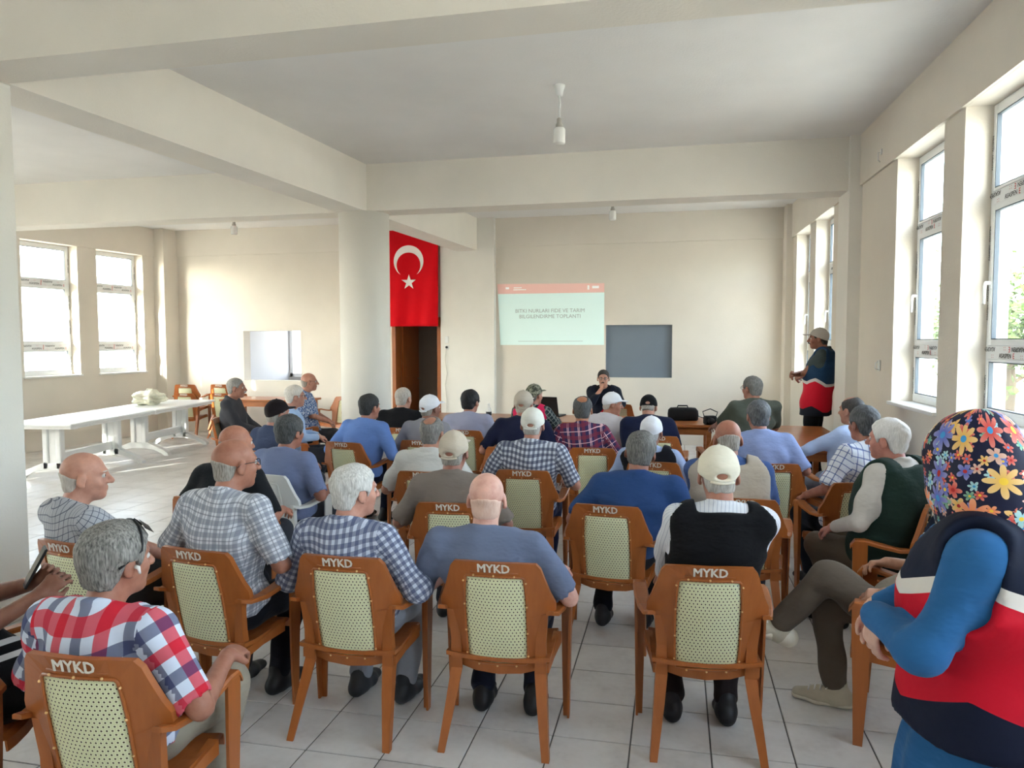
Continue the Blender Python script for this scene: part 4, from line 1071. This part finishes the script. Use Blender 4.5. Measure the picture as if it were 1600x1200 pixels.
    if glasses:
        mb = MB(); L = lambda x, y, z: tuple(map(float, H+RH @ (V3(x, y, z)*hs)))
        for q in (-1, 1):
            mb.tube([L(q*.033+.022*math.cos(w), .102-.006*abs(math.cos(w)), .004+.016*math.sin(w)) for w in np.linspace(0, 2*math.pi, 17)], .0018, 5, False)
            mb.tube([L(q*.055, .096, .010), L(q*.080, .05, .012), L(q*.086, -.015, .010), L(q*.085, -.03, -.004)], .0017, 5)
        mb.tube([L(-.011, .104, .008), L(.011, .104, .008)], .0017, 5); mb.build('glasses', M_BLACK, root)
    if extras: extras(root, H, RH, hs, dict(nb=nb, pel=pel, mid=mid, che=che, tor=tor, shd=shd, el=el, wri=wri, vb=vb, vh=vh, local=local, hip=hip, kn=kn, an=an))
    return root
bm = bmesh.new(); bmesh.ops.create_uvsphere(bm, u_segments=10, v_segments=8, radius=.0125)
EYE = bpy.data.meshes.new('eye'); 
for fc in bm.faces: fc.smooth = True; fc.material_index = 1 if fc.calc_center_median().y > .0108 else 0
bm.to_mesh(EYE); bm.free(); EYE.materials.append(simple('eye_white', (.62, .58, .55), .25, .5, .03, 10, 0)); EYE.materials.append(simple('eye_iris', (.035, .022, .015), .2, .5, .1, 10, 0))
# ------------------------------------------------------------------ the audience, front row first
LBL = 'brown cane-back armchair under '
GR = (172, 168, 164)
WHITE_SH = cloth('white_shirt', (214, 212, 218)); 
def c_(n, *rgb): return cloth(n, rgb)

# man in the big red and blue check
def ex1(root, H, R, hs, d):
    L = lambda x, y, z: tuple(map(float, H+R @ (V3(x, y, z)*hs)))
    mb = MB()
    pts = [(.088*math.sin(q), .03+.02*math.cos(q), .03+.098*math.cos(q)) for q in np.linspace(-1.45, 1.45, 15)]
    mb.tube([L(-.088, -.045, .0)]+[L(*p) for p in pts]+[L(.088, -.045, .0)], .0045, 6)
    for q in (-1, 1): mb.add([L(q*.012, .068, .127), L(q*.060, .060, .105), L(q*.058, .092, .083), L(q*.014, .10, .10)], [(0, 1, 2, 3)]); mb.add([L(q*.012, .070, .125), L(q*.060, .062, .103), L(q*.058, .094, .081), L(q*.014, .102, .098)], [(3, 2, 1, 0)])
    mb.build('sunglasses', M_BLACK, root)
    mb = MB(); mb.tube([L(.088, .008, -.006), L(.098, .012, -.008), L(.096, .018, -.030)], [.007, .007, .0035], 8); mb.build('earbud', M_WHITEPL, root)
chair(-1.675, 1.92, 3, LBL+'the man in the red and blue check shirt')
person('man in red, white and navy check shirt with sunglasses pushed up on grey hair', (-1.70, 1.93), -4, (-1.735, 1.99, 1.0), hyaw=-16, hair='thick', hairc=(70, 68, 66), hairc2=(168, 164, 158), skinc=(176, 112, 86), fat=1.14,
       shirt=plaid('shirt_red_check', (212, 222, 240), [(.125, .25, (40, 46, 96), .72), (.625, .25, (206, 22, 46), .84)], [(.125, .25, (40, 46, 96), .72), (.625, .25, (206, 22, 46), .84)], .155, .155), pants=(150, 140, 122), shoes=(40, 36, 34), extras=ex1, sw=1.14)
# partly seen man at the left edge
chair(-2.42, 2.04, -62, LBL+'the man in black cut off by the left picture edge')
def ex0(root, H, R, hs, d): pass
person('man in black top with white stripes at the left picture edge, holding a phone', (-2.40, 2.06), -50, (-2.63, 2.08, 1.0), hair='short', hairc=(60, 55, 50), skinc=(150, 96, 74),
       shirt=plaid('shirt_black_stripe', (20, 20, 23), [], [(.3, .10, (196, 196, 196), 1), (.55, .10, (196, 196, 196), 1)], .5, .22), pants=(18, 18, 20), sleeve='short',
       wl=(-.12, .19, .80), wr=(.0, .20, .78), handdir=[((.35, .5, .5), (.7, -.3, -.2), .8), ((-.2, .6, .5), (-.7, .2, -.3), .8)], poles=[(-.5, -.3, -1), (.5, -.3, -1)])
root = empty('mobile_phone', (-2.33, 2.26, .86), math.radians(-40)); root.rotation_euler = (math.radians(62), 0, math.radians(-40))
mb = MB(); mb.cbox(-.038, .038, -.078, .078, -.0045, .0045, .003); mb.build('phone_case', M_BLACK, root)
mb = MB(); mb.box(-.034, .034, -.072, .072, .0046, .0052); mb.build('phone_screen', simple('phone_screen_glass', (.04, .045, .05), .1, .5, .1, 5, 0), root)
tag(root, 'dark mobile phone in the hands at the left picture edge', 'phone')
chair(-2.66, 2.93, -10, LBL+'the bald man leaning by the square column')
person('bald man in pale grey fine-check shirt beside the square column', (-2.70, 2.97), -22, (-2.753, 2.97, 1.056), hyaw=-32, hair='fringe', hairc=(168, 160, 152), skinc=(206, 142, 118), shirt=plaid('shirt_grey_grid', (176, 178, 184), [(.5, .12, (70, 74, 92), .8)], [(.5, .12, (70, 74, 92), .8)], .026, .026), pants=(46, 42, 40), shoes=(30, 26, 24), arms='knee')
chair(-2.02, 2.95, -8, LBL+'the man in the white and grey plaid shirt')
person('balding man with glasses in white and grey plaid short-sleeved shirt', (-2.02, 2.95), -8, (-1.967, 3.0, 1.138), hyaw=-24, hair='fringe', hairc=(120, 112, 104), hairc2=(190, 184, 176), skinc=(178, 112, 86), glasses=True,
       shirt=plaid('shirt_grey_plaid', (216, 219, 226), [(.25, .42, (120, 126, 144), .55), (.75, .10, (80, 84, 104), .5)], [(.25, .42, (120, 126, 144), .55), (.75, .10, (80, 84, 104), .5)], .046, .046), pants=(24, 26, 36), fat=1.04)
chair(-1.37, 2.99, 0, LBL+'the white-haired man in the blue check shirt')
person('white-haired man in blue and white check shirt, face turned right', (-1.37, 2.99), -4, (-1.391, 3.03, 1.03), hyaw=-34, hair='full', hairc=(168, 166, 162), hairc2=(232, 230, 226), skinc=(206, 140, 116),
       shirt=plaid('shirt_blue_check', (198, 206, 222), [(.25, .5, (62, 72, 112), .62)], [(.25, .5, (62, 72, 112), .62)], .030, .030), sleeve='long', pants=(150, 156, 168), shoes=(46, 48, 52), fat=1.05)
chair(-.72, 3.05, 2, LBL+'the bald man in the plain grey-blue shirt')
person('bald man seen from behind in plain grey-blue short-sleeved shirt', (-.73, 3.05), 2, (-.798, 3.09, 1.010), hyaw=4, hpitch=4, hair='fringe', hairc=(214, 176, 158), hairc2=(228, 200, 184), skinc=(226, 166, 146), shirt=c_('shirt_grey_blue', 104, 117, 148), pants=(26, 30, 48), shoes=(22, 22, 24), sw=1.14, fat=1.1, tuck=.19)
chair(.13, 3.176, 5, LBL+'the man in the cream cap and black vest')
CREAM = c_('cap_cream', 226, 218, 196)
person('man in cream cap and black sleeveless vest over a pale shirt', (.13, 3.18), 4, (.185, 3.23, 1.127), hyaw=3, hpitch=-6, hair='full', hairc=(150, 146, 140), cap='strap', capc=CREAM, skinc=(176, 112, 88),
       shirt=plaid('shirt_pale_stripe', (218, 220, 226), [(.5, .14, (120, 130, 160), .6)], [], .016, .02), sleeve='long', vest=c_('vest_black', 20, 20, 23), pants=(40, 30, 30), shoes=(26, 26, 30), sw=.98, tuck=.15, arms='knee')
# standing woman
def ex7(root, H, R, hs, d):
    nb, pel = d['nb'], d['pel']
    ps = [xf(ell((0, -.018, .034), (.100, .122, .112)), H, R, 1), xf(ell((0, .01, -.06), (.088, .094, .085)), H, R, 1), seg(H+R @ V3(0, -.055, -.03), nb+V3(0, -.05, -.02), (.116, .106), (.142, .10)), seg(nb+V3(0, -.035, .01), nb+V3(0, -.035, -.05), (.145, .118), (.225, .132)),
          seg(nb+V3(-.06, -.14, -.02), nb+V3(-.085, -.25, -.33), (.13, .036), (.05, .026), V3(1, 0, 0)), seg(nb+V3(.06, .07, -.03), nb+V3(.06, .11, -.18), (.07, .03), (.05, .02))]
    f = Field(ps, .0075)
    for p in ps: f.add(p, .04)
    f.cut(xf(ell((0, .125, -.012), (.062, .075, .085)), H, R, 1), .02)
    f.warp(lambda x, y, z: .004*np.sin(34*z+25*x+3*np.sin(9*y)))
    us = [dict(seg(H+V3(0, -.02, -.30), H+V3(0, -.02, .12), .13), uvr=.13), dict(ps[4], uvr=.13, v0=.77)]
    sc = link('headscarf', np_mesh('headscarf', [f.net()], floral('scarf_floral'), us), root)
    # long skirt
    sp = [seg(pel+V3(0, 0, -.06), pel+V3(0, -.01, -.25), (.165, .13), (.225, .19)), seg(pel+V3(0, -.01, -.25), V3(pel[0], pel[1], .10), (.235, .20), (.29, .26))]
    f = Field(sp, .013)
    for p in sp: f.add(p, .04)
    f.clip(lambda x, y, z: .05-z+0*x, .004)
    f.warp(lambda x, y, z: .010*np.sin(9*np.arctan2(x-pel[0], y-pel[1]))*np.clip((pel[2]-z)/.3, 0, 1))
    link('skirt', np_mesh('skirt', [f.net()], c_('skirt_blue', 32, 92, 152)), root)
VB = bands('vest_panels_red', [(0, (16, 22, 44)), (.375, (196, 14, 40)), (.655, (216, 210, 204)), (.695, (16, 24, 46))], .35)
person('woman in floral headscarf, blue sleeves and red and navy vest standing at the right', (.765, 2.08), 62, (.722, 2.04, 1.385), hyaw=-30, hs=.95, hair=None, scarf=True, skinc=(214, 166, 146), tall=True, legs='stand', pelvis=(0, -.03, .86), shirt=c_('sleeve_blue', 34, 98, 160), sleeve='long', vest=VB, skirt=True,
       shoes=(30, 30, 34), fat=1.32, sw=1.12, wl=(-.15, .205, .985), wr=(.12, .27, .92), poles=[(-.8, -.5, -.3), (1, -.3, -.6)], handdir=[((.08, .12, -1), (.5, -.6, 0), .5), ((-.2, .2, -.9), (-.6, -.3, 0), .6)], extras=ex7, seg_scale=.94, slr=.84, voxs=(.010, .006, .005))
# man with crossed legs behind her
def ex8(root, H, R, hs, d):
    for s_, t_ in ((-1, nrm(V3(-.10, .8, .28))), (1, nrm(V3(.05, 1, 0)))):
        a = d['an'][s_]-V3(0, 0, .035); sd = nrm(np.cross(t_, V3(0, 0, 1))); upv = nrm(np.cross(sd, t_)); mb = MB()
        for k in range(4):
            c = a+t_*(.035+.026*k)+upv*(.038-.006*k)
            mb.tube([tuple(map(float, c-sd*.030-upv*.008)), tuple(map(float, c+upv*.003)), tuple(map(float, c+sd*.030-upv*.008))], .0035, 6)
        c = a+t_*.03+upv*.044
        for q in (-1, 1): mb.tube([tuple(map(float, c)), tuple(map(float, c+sd*.022*q+upv*.014)), tuple(map(float, c+sd*.035*q-upv*.004))], .0028, 6)
        mb.build('laces', M_WHITEPL, root)
chair(1.0, 3.46, 74, LBL+'the man with crossed legs behind the woman')
person('man in brown trousers with crossed legs and beige trainers, mostly behind the woman', (1.05, 3.455), 75, (1.22, 3.43, 1.0), hair='full', hairc=(90, 86, 80), shirt=c_('shirt_sand', 150, 140, 124), sleeve='short', pants=(96, 84, 72), shoes=(188, 180, 160), soles=(222, 216, 200), voxs=(.010, .007, .0055),
       legs=(((-.06, .36, .64), (.07, .38, .49)), ((-.06, .57, .385), (.05, .33, .085)), ((-.10, .8, .28), (.05, 1, 0))), wl=(-.245, .12, .655), wr=(.245, .12, .655), extras=ex8)
# right-hand group
chair(1.20, 4.50, 80, LBL+'the white-haired man in the dark green vest')
person('white-haired man in dark green vest and pale sleeves by the right wall', (1.20, 4.52), 45, (1.193, 4.56, 1.131), hyaw=10, hair='full', hairc=(206, 204, 204), hairc2=(242, 240, 240), skinc=(206, 132, 116), shirt=c_('shirt_oatmeal', 204, 198, 192), sleeve='long', vest=c_('vest_green', 34, 56, 50), pants=(98, 84, 70), fat=1.26, sw=1.1, wl=(-.20, .21, .62), wr=(.12, .22, .60), voxs=(.011, .006, .0065))
chair(1.13, 5.17, 14, LBL+'the dark-haired man in the white shirt with blue lines')
person('dark grey-haired man in white short-sleeved shirt with blue grid lines', (1.16, 5.22), 26, (1.225, 5.26, 1.145), hyaw=4, hair='full', hairc=(48, 50, 54), hairc2=(110, 112, 116), skinc=(170, 104, 82), shirt=plaid('shirt_white_grid', (222, 226, 236), [(.5, .16, (70, 92, 156), .75)], [(.5, .16, (70, 92, 156), .75)], .040, .040), pants=(30, 34, 44), wl=(-.23, .16, .655))
chair(1.36, 6.42, 20, LBL+'the man in pale blue at the end of the right table')
person('dark-haired man in pale blue long-sleeved shirt reaching to the right table', (1.38, 6.46), 34, (1.44, 6.58, 1.114), hyaw=8, hair='thin', hairc=(40, 38, 38), hairc2=(84, 80, 78), skinc=(186, 124, 100), shirt=c_('shirt_pale_blue_long', 168, 190, 232), sleeve='long', wl=(-.30, .40, .70), wr=(.1, .36, .78), pants=(130, 140, 160))
chair(.40, 4.525, -3, LBL+'the balding man in the beige vest')
person('balding man in beige vest over blue long sleeves', (.38, 4.53), -2, (.315, 4.60, 1.104), hyaw=8, hpitch=-8, hair='fringe', hairc=(110, 104, 98), hairc2=(190, 184, 178), skinc=(172, 104, 80), shirt=c_('shirt_mid_blue', 58, 88, 150), sleeve='long', vest=c_('vest_beige', 184, 172, 156), pants=(50, 52, 62), fat=1.16, sw=1.06, arms='knee')
chair(.70, 5.82, 6, LBL+'the man in the periwinkle polo shirt')
person('grey-haired man in periwinkle blue polo shirt facing the right table', (.68, 5.85), 6, (.627, 5.92, 1.12), hyaw=8, hair='full', hairc=(60, 62, 66), hairc2=(120, 122, 126), skinc=(176, 110, 88), shirt=c_('polo_periwinkle', 138, 156, 206), pants=(24, 26, 32), fat=1.05, sw=1.06)
chair(.54, 7.62, 10, LBL+'the olive-shirted man between the two brown tables')
person('grey-haired man with glasses in olive polo shirt between the brown tables', (.64, 7.66), 12, (.758, 7.76, 1.219), hyaw=30, hair='full', hairc=(74, 74, 72), hairc2=(132, 130, 126), skinc=(176, 112, 90), glasses=True, shirt=c_('polo_olive', 76, 82, 72), arms='table', fat=1.12, sw=1.12, pelvis=(0, -.01, .52), wr=(.30, .36, .80))
# middle rows
chair(-.345, 4.19, -6, LBL+'the grey-haired man in the deep blue shirt')
person('grey-haired man in deep blue shirt leaning to the right of his chair', (-.30, 4.20), -4, (-.190, 4.28, 1.058), hyaw=4, hpitch=-6, hroll=6, hair='full', hairc=(66, 66, 66), hairc2=(136, 134, 130), skinc=(168, 104, 82), shirt=c_('shirt_deep_blue', 36, 68, 124), pants=(22, 24, 34), shoes=(26, 26, 30), fat=1.12, sw=1.14, tuck=.16)
WHITECAP = c_('cap_white', 226, 228, 236)
chair(-.13, 5.73, -8, LBL+'the white-capped man in dark vest and light blue sleeves')
person('man in white cap with dark vest and light blue sleeves', (-.14, 5.73), -8, (-.174, 5.79, .99), hpitch=-8, hair='full', hairc=(150, 148, 146), cap='plain', capc=WHITECAP, skinc=(170, 108, 86), shirt=c_('shirt_light_blue', 152, 172, 214), sleeve='long', vest=c_('vest_dark', 26, 26, 34), pants=(40, 44, 56))
chair(-.15, 7.26, 0, LBL+'the man in navy with a black cap, head bowed')
person('man in navy T-shirt and black cap with head bowed', (-.19, 7.28), 2, (-.255, 7.46, 1.035), hpitch=-34, hyaw=-6, hair='full', hairc=(120, 114, 108), cap='strap', capc=c_('cap_black', 24, 24, 26), skinc=(190, 130, 106), shirt=c_('tee_navy', 20, 27, 58), collar=False, fat=1.2, sw=1.14, arms='lap')
chair(-.70, 7.72, -40, LBL+'the man in white cap and white shirt seen in profile')
person('man in white cap and white shirt seen in profile looking right', (-.68, 7.74), -38, (-.642, 7.82, 1.033), hyaw=-40, hpitch=-8, hair='short', hairc=(170, 160, 150), cap='plain', capc=WHITECAP, skinc=(190, 124, 98), shirt=c_('shirt_white_soft', 216, 214, 226), arms='lap')
chair(-.68, 6.35, 2, LBL+'the man in the dark red and purple plaid shirt')
person('man with bald crown in dark purple and red plaid shirt', (-.72, 6.36), 2, (-.788, 6.42, 1.097), hyaw=-2, hair='spot', hairc=(52, 52, 54), hairc2=(104, 104, 104), skinc=(182, 112, 76), shirt=plaid('shirt_purple_plaid', (54, 48, 84), [(.2, .3, (126, 50, 66), .6), (.7, .06, (232, 190, 196), .85), (.82, .05, (232, 190, 196), .85)], [(.2, .3, (126, 50, 66), .6), (.7, .06, (232, 190, 196), .85)], .095, .085), pants=(40, 40, 50), fat=1.05)
chair(-1.04, 5.18, 1, LBL+'the man in white cap and small dark check shirt')
person('man in off-white cap and small black and white check shirt', (-1.03, 5.18), 0, (-1.007, 5.24, 1.091), hyaw=0, hpitch=-4, hair='full', hairc=(150, 146, 140), cap='strap', capc=c_('cap_offwhite', 224, 222, 212), skinc=(186, 122, 98), shirt=plaid('shirt_small_check', (206, 211, 222), [(.25, .5, (46, 54, 86), .66)], [(.25, .5, (46, 54, 86), .66)], .032, .032), pants=(24, 28, 60), fat=1.08, sw=1.12)
chair(-1.39, 6.25, 0, LBL+'the man in the tan cap and navy shirt')
person('man in tan cap and navy shirt behind the white-capped check shirt', (-1.36, 6.27), 0, (-1.307, 6.38, 1.138), hyaw=-4, hair='full', hairc=(150, 140, 128), cap='strap', capc=c_('cap_tan', 180, 168, 152), skinc=(186, 122, 100), shirt=c_('shirt_navy', 24, 28, 58), collar=False, fat=1.05, sw=1.08)
chair(-1.60, 8.02, -10, LBL+'the man in camouflage cap and pink-red vest')
M_CAMO = (lambda t: (t.base(t.ramp(t.noise(t.coord(), 34, 2), [(.3, srgb(62, 62, 52)), (.45, srgb(112, 114, 96)), (.58, srgb(150, 148, 132)), (.66, srgb(84, 80, 66))], 'CONSTANT')), t.rough(.9), t.m)[-1])(NT('cap_camouflage'))
person('man in camouflage cap and pink-red vest with plaid sleeves near the laptop', (-1.56, 8.05), -12, (-1.547, 8.16, 1.091), hyaw=-20, hair='short', hairc=(90, 84, 78), cap='plain', capc=M_CAMO, skinc=(180, 116, 94), shirt=plaid('shirt_dark_plaid', (60, 70, 72), [(.3, .2, (150, 156, 150), .7), (.7, .2, (24, 28, 40), .7)], [(.3, .2, (150, 156, 150), .7)], .045, .045), sleeve='long', vest=bands('vest_panels_pink', [(0, (44, 52, 60)), (.52, (60, 70, 78)), (.62, (208, 204, 200)), (.655, (214, 36, 88))], 0), arms='table')
chair(-2.10, 7.33, 0, LBL+'the black-haired man in the lavender-grey shirt')
person('black-haired man with glasses in lavender-grey shirt below the slide', (-2.09, 7.34), 0, (-2.08, 7.39, 1.066), hyaw=-18, hair='thick', hairc=(18, 18, 20), hairc2=(46, 46, 50), skinc=(176, 112, 90), glasses=True, shirt=c_('shirt_lavender', 152, 154, 180), fat=1.05, sw=1.1)
chair(-2.26, 6.50, -2, LBL+'the man in white cap in front of the doorway')
person('man in white cap before the dark doorway, looking right', (-2.26, 6.50), -6, (-2.235, 6.55, 1.075), hyaw=-24, hair='short', hairc=(120, 112, 104), cap='strap', capc=WHITECAP, skinc=(150, 96, 78), shirt=c_('shirt_ash', 150, 150, 160))
chair(-1.70, 4.98, 0, LBL+'the man with bald crown in the off-white shirt')
person('grey-haired man with bald crown in off-white shirt', (-1.70, 4.98), 0, (-1.706, 5.04, 1.037), hyaw=-8, hair='spot', hairc=(92, 90, 88), hairc2=(150, 146, 142), skinc=(190, 126, 98), shirt=c_('shirt_off_white', 208, 208, 204), sw=1.05, fat=1.05)
chair(-1.24, 4.065, 4, LBL+'the man in tan cap and taupe shirt')
person('man in tan cap and taupe shirt behind the bald man', (-1.25, 4.07), 4, (-1.262, 4.12, 1.051), hyaw=-6, hair='full', hairc=(130, 124, 116), cap='strap', capc=c_('cap_sand', 198, 184, 164), skinc=(168, 106, 86), shirt=c_('shirt_taupe', 128, 116, 106), sw=.98)
chair(-2.78, 7.40, 2, LBL+'the man in the black shirt before the column')
person('grey-haired man in black shirt just right of the round column', (-2.82, 7.40), 0, (-2.848, 7.46, 1.086), hyaw=-16, hair='short', hairc=(150, 142, 134), hairc2=(206, 198, 188), skinc=(196, 136, 112), shirt=c_('shirt_black', 22, 22, 26), fat=1.1, sw=1.1)
chair(-2.88, 6.25, -10, LBL+'the dark-haired man in the bright blue shirt')
person('dark-haired man in bright blue shirt before the round column', (-2.84, 6.27), -12, (-2.77, 6.38, 1.089), hyaw=-14, hair='full', hairc=(30, 30, 32), hairc2=(66, 66, 68), skinc=(180, 112, 88), shirt=c_('shirt_bright_blue', 94, 132, 208), sleeve='long', pants=(22, 26, 50), fat=1.06, sw=1.06)
# left group
wc = chair(-2.70, 4.66, -12, 'white plastic armchair under the man in the steel blue shirt')
M_WCH = simple('white_chair_plastic', (.74, .74, .72), .4, .45, .04, 8, 0)
def whiten(o):
    if o.name.startswith('lettering') or o.name.startswith('studs'): bpy.data.objects.remove(o); return
    if o.type == 'MESH': o.data = o.data.copy(); o.data.materials[0] = M_WCH
    for ch in list(o.children): whiten(ch)
whiten(wc); wc['group'] = 'white plastic armchair'
person('dark grey-haired man in steel blue shirt on a white chair', (-2.70, 4.68), -12, (-2.677, 4.76, 1.051), hyaw=-6, hair='thick', hairc=(42, 44, 46), hairc2=(98, 98, 98), skinc=(176, 108, 84), shirt=c_('shirt_steel', 112, 126, 168), pants=(60, 62, 72), fat=1.18, sw=1.08)
chair(-2.68, 3.90, -4, LBL+'the bald man in black behind the plaid shirt')
person('bald man in black shirt behind the man in white and grey plaid', (-2.64, 3.92), -6, (-2.60, 3.98, 1.077), hyaw=-20, hair='fringe', hairc=(110, 104, 98), skinc=(190, 120, 92), shirt=c_('shirt_soft_black', 32, 34, 38), fat=1.05)
chair(-3.36, 5.62, -20, LBL+'the man in the dark cap and denim shirt')
person('man in dark cap and denim blue shirt in the left group', (-3.35, 5.65), -24, (-3.33, 5.72, 1.08), hyaw=-10, hair='short', hairc=(130, 124, 118), cap='plain', capc=c_('cap_dark', 34, 26, 30), skinc=(176, 116, 96), shirt=c_('shirt_denim', 54, 66, 98))
chair(-5.14, 7.76, -72, LBL+'the grey-haired man in charcoal seen in profile')
person('grey-haired man in charcoal shirt seen in profile at the far left', (-5.12, 7.77), -74, (-5.078, 7.80, 1.152), hyaw=4, hair='short', hairc=(110, 108, 106), hairc2=(170, 166, 162), skinc=(176, 116, 94), moustache='plain', shirt=c_('shirt_charcoal', 64, 64, 70), sleeve='long', arms='front', voxs=(.014, .0065, .008))
chair(-4.12, 7.26, -58, LBL+'the white-haired man in light blue, left group')
person('white-haired man in light blue shirt and glasses in the left group', (-4.10, 7.27), -60, (-4.046, 7.32, 1.102), hyaw=4, hair='full', hairc=(186, 180, 172), hairc2=(228, 222, 214), skinc=(196, 132, 108), glasses=True, shirt=c_('shirt_powder', 156, 186, 228), sleeve='long', arms='front', voxs=(.016, .007, .008))
chair(-4.74, 8.76, -64, LBL+'the balding man in the patterned blue shirt')
M_FLOR = (lambda t: (t.base(t.ramp(t.noise(t.coord(), 60, 2), [(.35, srgb(48, 70, 120)), (.5, srgb(96, 124, 172)), (.62, srgb(196, 204, 216))])), t.rough(.9), t.m)[-1])(NT('shirt_blue_pattern'))
person('balding man with glasses in patterned blue shirt against the left wall', (-4.72, 8.77), -66, (-4.672, 8.82, 1.173), hyaw=4, hair='fringe', hairc=(120, 112, 104), skinc=(190, 126, 102), glasses=True, shirt=M_FLOR, arms='front', voxs=(.016, .007, .008))
# the speaker and the man standing by the window
chair(-.80, 10.42, 172, LBL+'the speaker behind the front table')
person('speaker with glasses in dark jacket and red vest behind the front table', (-.92, 10.36), 176, (-.974, 10.28, 1.181), hyaw=8, hpitch=-4, hair='short', hairc=(34, 30, 28), hairc2=(70, 64, 60), skinc=(196, 136, 112), glasses=True, moustache='goatee', shirt=c_('jacket_navy', 28, 32, 46), sleeve='long',
       vest=bands('vest_panels_speaker', [(0, (190, 20, 40)), (.62, (24, 28, 44))], .9), wr=(.06, .16, 1.04), wl=(-.12, .40, .80), handdir=[((0, 1, -.1), (0, 0, -1), .5), ((-.3, .3, .8), (-.6, -.6, 0), 1.2)], poles=[(-1, -.2, -.6), (1, -.1, -.9)], voxs=(.013, .0055, .0065), pelvis=(0, -.02, .52))
person('man in grey cap, red and navy vest standing with folded arms by the window', (1.555, 8.97), 70, (1.595, 8.97, 1.72), hyaw=8, hair='short', hairc=(32, 28, 26), cap='plain', capc=c_('cap_grey', 176, 168, 160), skinc=(160, 98, 74), moustache='plain', tall=True, legs='stand', pelvis=(0, -.02, .98), shirt=c_('tee_slate', 66, 78, 80), sleeve='tee', pants=(28, 28, 32),
       vest=bands('vest_panels_standing', [(0, (22, 28, 40)), (.32, (200, 18, 44)), (.60, (214, 210, 210)), (.635, (30, 62, 96))], .35), wr=(-.13, .205, 1.31), wl=(.14, .215, 1.26), handdir=[((1, .05, .1), (0, -1, -.2), .5), ((-1, .05, .1), (0, -1, -.2), .5)], poles=[(-1, .15, -.8), (1, .15, -.8)], seg_scale=1.12, sw=1.05, fat=1.08, voxs=(.012, .0055, .006))
# spare chairs
chair(-5.32, 11.0, 165, 'empty brown plastic armchair standing against the wall left of the doorway')
chair(1.24, 2.30, 30, 'brown plastic armchair at the lower right corner beside the standing woman')
for k, (x, y, a) in enumerate(((-8.42, 11.50, 6), (-7.80, 11.64, -4))):
    for j in range(2 if k == 0 else 2):
        chair(x, y+.02*j, a, ['lower', 'upper'][j]+' brown armchair of the '+['left', 'right'][k]+' stack in the far left corner', z=.155*j, group='stacked brown armchairs')
